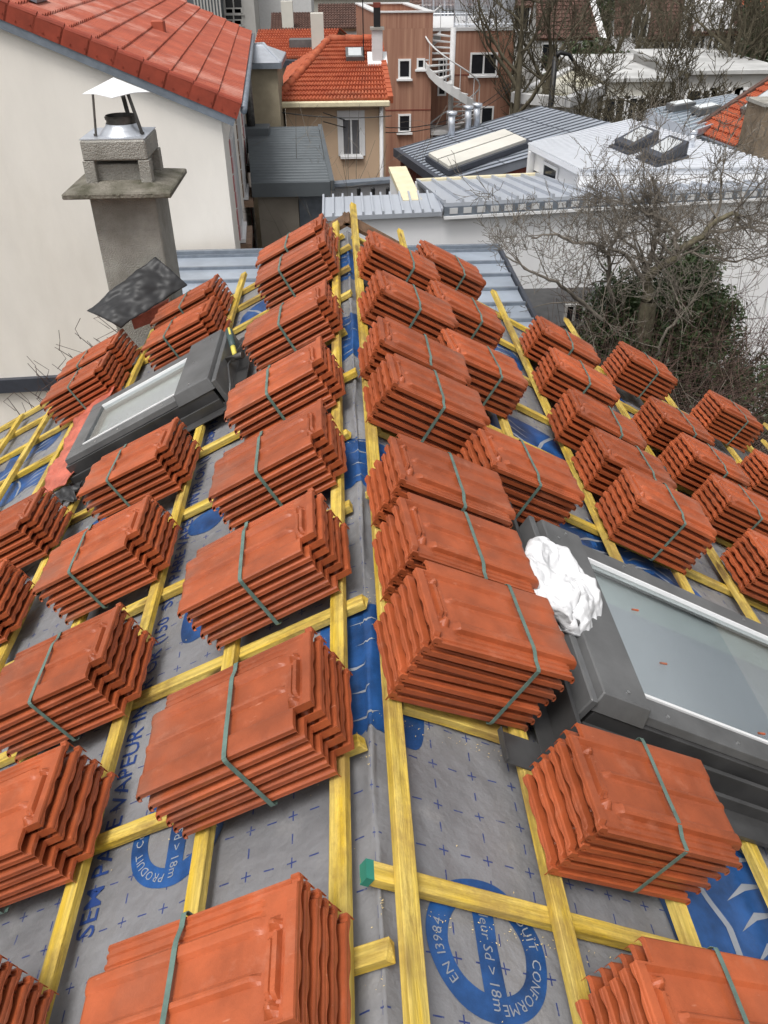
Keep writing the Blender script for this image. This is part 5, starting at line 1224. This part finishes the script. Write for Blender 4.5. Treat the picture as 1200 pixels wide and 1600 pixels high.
def sub(p, d, L, r, l):
    n = 5; pts = [p]; q = p; dd = d.copy(); rads = [r]
    for i in range(n):
        dd = (dd+Vector((rg.gauss(0, .22), rg.gauss(0, .22), rg.gauss(0.06, .2)))).normalized(); q = q+dd*L/n; pts.append(q); rads.append(max(.0032, r*(1-.8*(i+1)/n)))
    cr.tube(pts, rads, 4 if l < 2 else 3, cap=False)
    if l < 4:
        for k in range((4, 4, 3, 2)[l-1]):
            i = rg.randrange(0 if l > 1 else 1, n); dl = (pts[i+1]-pts[i]).normalized()
            sub(pts[i].lerp(pts[i+1], rg.random()), (dl*.75+Vector((rg.gauss(0, .6), rg.gauss(0, .6), rg.gauss(.15, .6)))).normalized(), L*rg.uniform(.35, .75), max(.0035, rads[i]*.6), l+1)
tb_ = atY(1014, 470, 11.2)
tr.tube([xy(tb_, G), tb_+Vector((.05, 0, -1.5)), tb_], [.16, .14, .12], 9, cap=False)
limb([(1014, 470, 11.2), (1012, 440, 11.2), (1022, 425, 11.1), (1060, 395, 11.0), (1095, 370, 10.9), (1120, 345, 10.9), (1148, 333, 10.9), (1155, 345, 10.8)], .11, .03)
limb([(1014, 470, 11.2), (1008, 430, 11.3), (1018, 400, 11.4), (1022, 375, 11.5), (1030, 355, 11.6), (1024, 320, 11.7), (1018, 280, 11.8)], .07, .02, 1)
limb([(1055, 400, 11.0), (1055, 375, 11.1), (1060, 362, 11.2), (1040, 345, 11.3), (1010, 335, 11.4), (985, 300, 11.4)], .055, .018, 1)
limb([(1012, 450, 11.2), (980, 400, 11.1), (968, 392, 11.1), (950, 390, 11.0)], .05, .02, 1)
limb([(955, 470, 11.4), (952, 430, 11.4), (950, 395, 11.4), (965, 365, 11.4), (975, 345, 11.4), (975, 310, 11.5), (955, 270, 11.6)], .05, .015, 1)
limb([(952, 395, 11.4), (930, 380, 11.3), (895, 378, 11.2), (865, 365, 11.1), (830, 372, 11.0)], .04, .015, 1)
limb([(1100, 368, 10.9), (1125, 360, 10.8), (1160, 356, 10.7), (1200, 362, 10.6)], .04, .012, 1)
limb([(940, 500, 11.0), (900, 465, 10.8), (870, 440, 10.6), (830, 425, 10.5), (790, 400, 10.4)], .05, .012, 1)
limb([(1110, 355, 10.9), (1125, 310, 11.0), (1125, 280, 11.2), (1135, 240, 11.3)], .03, .010, 1)
limb([(1070, 390, 11), (1100, 400, 10.8), (1150, 410, 10.6), (1200, 400, 10.4)], .035, .010, 1)
limb([(1020, 560, 10.2), (1040, 520, 10.1), (1060, 495, 10.1), (1062, 470, 10.1)], .03, .015, 1)
tr.build('trunk', M_bark, ft, smooth=True); cr.build('branches', M_twig, ft, smooth=True)
# evergreen growing through it
def leaf_mass(name, label, blobs, n, seed, size, mt, cat='bush', stem=None):
    rg = random.Random(seed); c0_ = Vector((sum(b[0].x for b in blobs)/len(blobs), sum(b[0].y for b in blobs)/len(blobs), G))
    o = thing(name, label, cat, tuple(c0_)); mb = MB(); st = MB()
    tot = sum(b[1]**2 for b in blobs)
    for c, r, sq in blobs:
        st.tube([Vector((c.x+rg.uniform(-.2, .2), c.y, G)), c-ZH*r*.3, c+ZH*r*.5], [.05, .035, .01], 5, cap=False)
        for _ in range(int(n*r*r/tot)):
            # leaves gather in small clumps
            d = Vector((rg.gauss(0, 1), rg.gauss(0, 1), rg.gauss(0, 1))).normalized(); rr = r*rg.uniform(.35, 1.0)*(1+.35*noise.noise(d*2.3+c))
            p0 = c+Vector((d.x*rr, d.y*rr, d.z*rr*sq))
            for _ in range(7):
                p = p0+Vector((rg.gauss(0, .05), rg.gauss(0, .05), rg.gauss(0, .05))); s = size*rg.uniform(.6, 1.3)
                a = Vector((rg.gauss(0, 1), rg.gauss(0, 1), rg.gauss(0, .7))).normalized(); b = a.cross(Vector((rg.gauss(0, 1), rg.gauss(0, 1), rg.gauss(0, 1)))).normalized()
                k = len(mb.v); mb.v += [p-a*s, p+b*s*.38, p+a*s, p-b*s*.38]; mb.f.append((k, k+1, k+2, k+3))
    st.build('stems', M_bark, o); me = mb.build('foliage', mt, o); return o
def B(x, y, Y, r, sq=1): return (atY(x, y, Y), r, sq)
leaf_mass('evergreen_bush', 'dark evergreen bush growing round the foot of the bare tree', [B(965, 475, 12.0, .55), B(1010, 500, 11.8, .6), B(1065, 470, 12.0, .75), B(1075, 425, 12.3, .55), B(1000, 550, 11.5, .65), B(1060, 540, 11.5, .7), B(950, 540, 11.6, .6), B(1110, 500, 12, .6), B(1030, 600, 11.0, .6)], 5200, 4, .045, M_leaf)
def thicket(name, label, x0, x1, Y0, Y1, ztop, n, seed, mt, r=.008, cat='bush', tw=5):
    rg = random.Random(seed); p, q = atY(x0, 500, Y0), atY(x1, 500, Y0); o = thing(name, label, cat, ((p.x+q.x)/2, (Y0+Y1)/2, G)); mb = MB()
    for i in range(n):
        t = rg.random(); b = Vector((p.x+(q.x-p.x)*t, rg.uniform(Y0, Y1), G)); L = (ztop-G)*rg.uniform(.75, 1.12); d = Vector((rg.gauss(0, .12), rg.gauss(0, .12), 1)); pts = [b]; c = b
        for k in range(8): d = (d+Vector((rg.gauss(0, .13), rg.gauss(0, .13), 0))).normalized(); c = c+d*L/8; pts.append(c)
        mb.tube(pts, [max(.003, r*(1-.1*k)) for k in range(9)], 3, cap=False)
        for _ in range(tw):
            k = rg.randrange(3, 8); e = (Vector((rg.gauss(0, 1), rg.gauss(0, 1), rg.gauss(.4, .6)))).normalized(); a = pts[k]; m_ = a+e*L*.07+Vector((0,0,.02)); z = m_+(e+Vector((rg.gauss(0, .5), rg.gauss(0, .5), rg.gauss(0, .5)))).normalized()*L*.08
            mb.tube([a, m_, z], [.004, .0035, .003], 3, cap=False)
    mb.build('stems', mt, o); return o
thicket('brown_hedge', 'tangled reddish brown bare hedge at the right edge', 1075, 1290, 9.0, 11.6, -2.65, 520, 2, M_brush, tw=12)
thicket('grey_hedge', 'grey bare scrub between the tile bundles and the bare tree', 850, 1080, 9.4, 10.6, -3.1, 150, 3, M_twig, tw=10)
leaf_mass('dark_shrub', 'low dark shrub under the bare scrub behind the right eave', [B(985, 590, 10.8, .5), B(1110, 590, 11, .7), B(1170, 620, 10.5, .7)], 1500, 9, .04, M_leaf)
thicket('bare_shrub', 'bare upright shrub in front of the beige house', 500, 560, 21.2, 22.4, -1.6, 26, 6, M_twig, r=.02, tw=6)
thicket('clipped_shrub', 'low clipped bare shrub at the corner of the corrugated annex', 512, 540, 18.2, 19, -2.95, 34, 16, M_twig, r=.016, tw=2)
# thin red twigs in front of the cream wall
o = thing('twiggy_shrub', 'thin bare shrub whose twigs rise before the cream wall at left', 'shrub', (-4.2, 7.3, G)); mb = MB(); rg = random.Random(8)
for x, y in ((90, 535), (122, 515), (150, 520), (60, 580), (40, 600), (20, 612), (85, 570), (110, 560), (10, 625), (160, 500), (130, 540), (70, 600), (45, 570)):
    tip = atY(x+rg.uniform(-8, 8), y+rg.uniform(-8, 8), 7.0); b = Vector((-3.9+rg.uniform(-.4, .4), 7.3, G)); k = atY(x+50+rg.uniform(-10, 20), y+60, 7.2)
    mb.tube([b, b.lerp(k, .6)+Vector((rg.gauss(0, .1), 0, 0)), k, k.lerp(tip, .5)+Vector((0, 0, .05)), tip], [.02, .012, .006, .005, .003], 4, cap=False)
    for _ in range(2): a = k.lerp(tip, rg.uniform(.2, .9)); mb.tube([a, a+Vector((rg.gauss(0, .08), 0, .1)), a+Vector((rg.gauss(0, .12), 0, .2))], [.004, .003, .003], 3, cap=False)
mb.build('twigs', M_brush, o)
# far bare trees
FT = [('bare tree leaning against the right side of the wood clad building', 812, 160, 35, 12.5, .26, 21), ('forked bare tree just left of the street lamp', 835, 165, 36, 11.5, .24, 22), ('thin bare tree rising between the mossy roof and the white shed', 962, 160, 33, 9, .13, 23),
      ('bare tree with olive twigs behind the white upper roof', 1000, 170, 32, 8.5, .12, 24), ('slender bare tree left of the olive twigged one', 930, 175, 31, 7.5, .11, 25), ('large bare tree with upswept limbs before the pale dormer house', 1120, 130, 42, 12.5, .26, 26), ('bare tree leaning right near the top right corner', 1160, 120, 40, 11, .2, 27),
      ('bare tree in front of the dark roofed far house', 1045, 130, 46, 11, .18, 28), ('small bare tree before the white shed', 1075, 165, 33, 6.0, .09, 29), ('bare tree half hidden behind the red tiled roof', 345, 70, 45, 7.4, .14, 30), ('dense bare tree filling the gap before the pointed gable', 985, 110, 52, 11, .2, 31), ('far bare tree between steep brown house and pointed gable', 948, 90, 58, 12, .2, 32), ('bare tree at the right edge above the orange roof', 1195, 130, 46, 10, .18, 33), ('low bushy bare tree beside the mossy roof', 900, 185, 30.5, 4.6, .09, 34), ('twiggy bare tree next to the white upper roof corner', 975, 190, 30, 6.2, .09, 35)]
for lb_, x, y, Y, hh, r_, sd_ in FT:
    b = atY(x, y, Y); b.z = G
    rgx = random.Random(sd_)
    bare_tree('bare_tree', lb_, b, 'bare trees behind the roofs', seed=sd_, h=hh*.62, spread=.75, r0=r_*.8, lv=4, nb=(7, 6, 5, 4), trunk_frac=.25, up=.55, ratio=.62, minr=.011, wig=.13, lean=Vector((rgx.uniform(-.08, .08), 0, 0)))
leaf_mass('conifer', 'dark round evergreen far behind among the bare trees', [B(922, 118, 50, 2.6, .7), B(905, 125, 50, 2.0, .7)], 1500, 12, .16, M_leaf, 'tree')
leaf_mass('dark_conifer', 'dark conifer near the top edge right of the steep roof', [B(945, 10, 70, 2.6, 1.3), B(1170, 60, 55, 3, 1), B(1185, 90, 50, 2.2, 1)], 2200, 13, .2, M_leaf, 'tree')
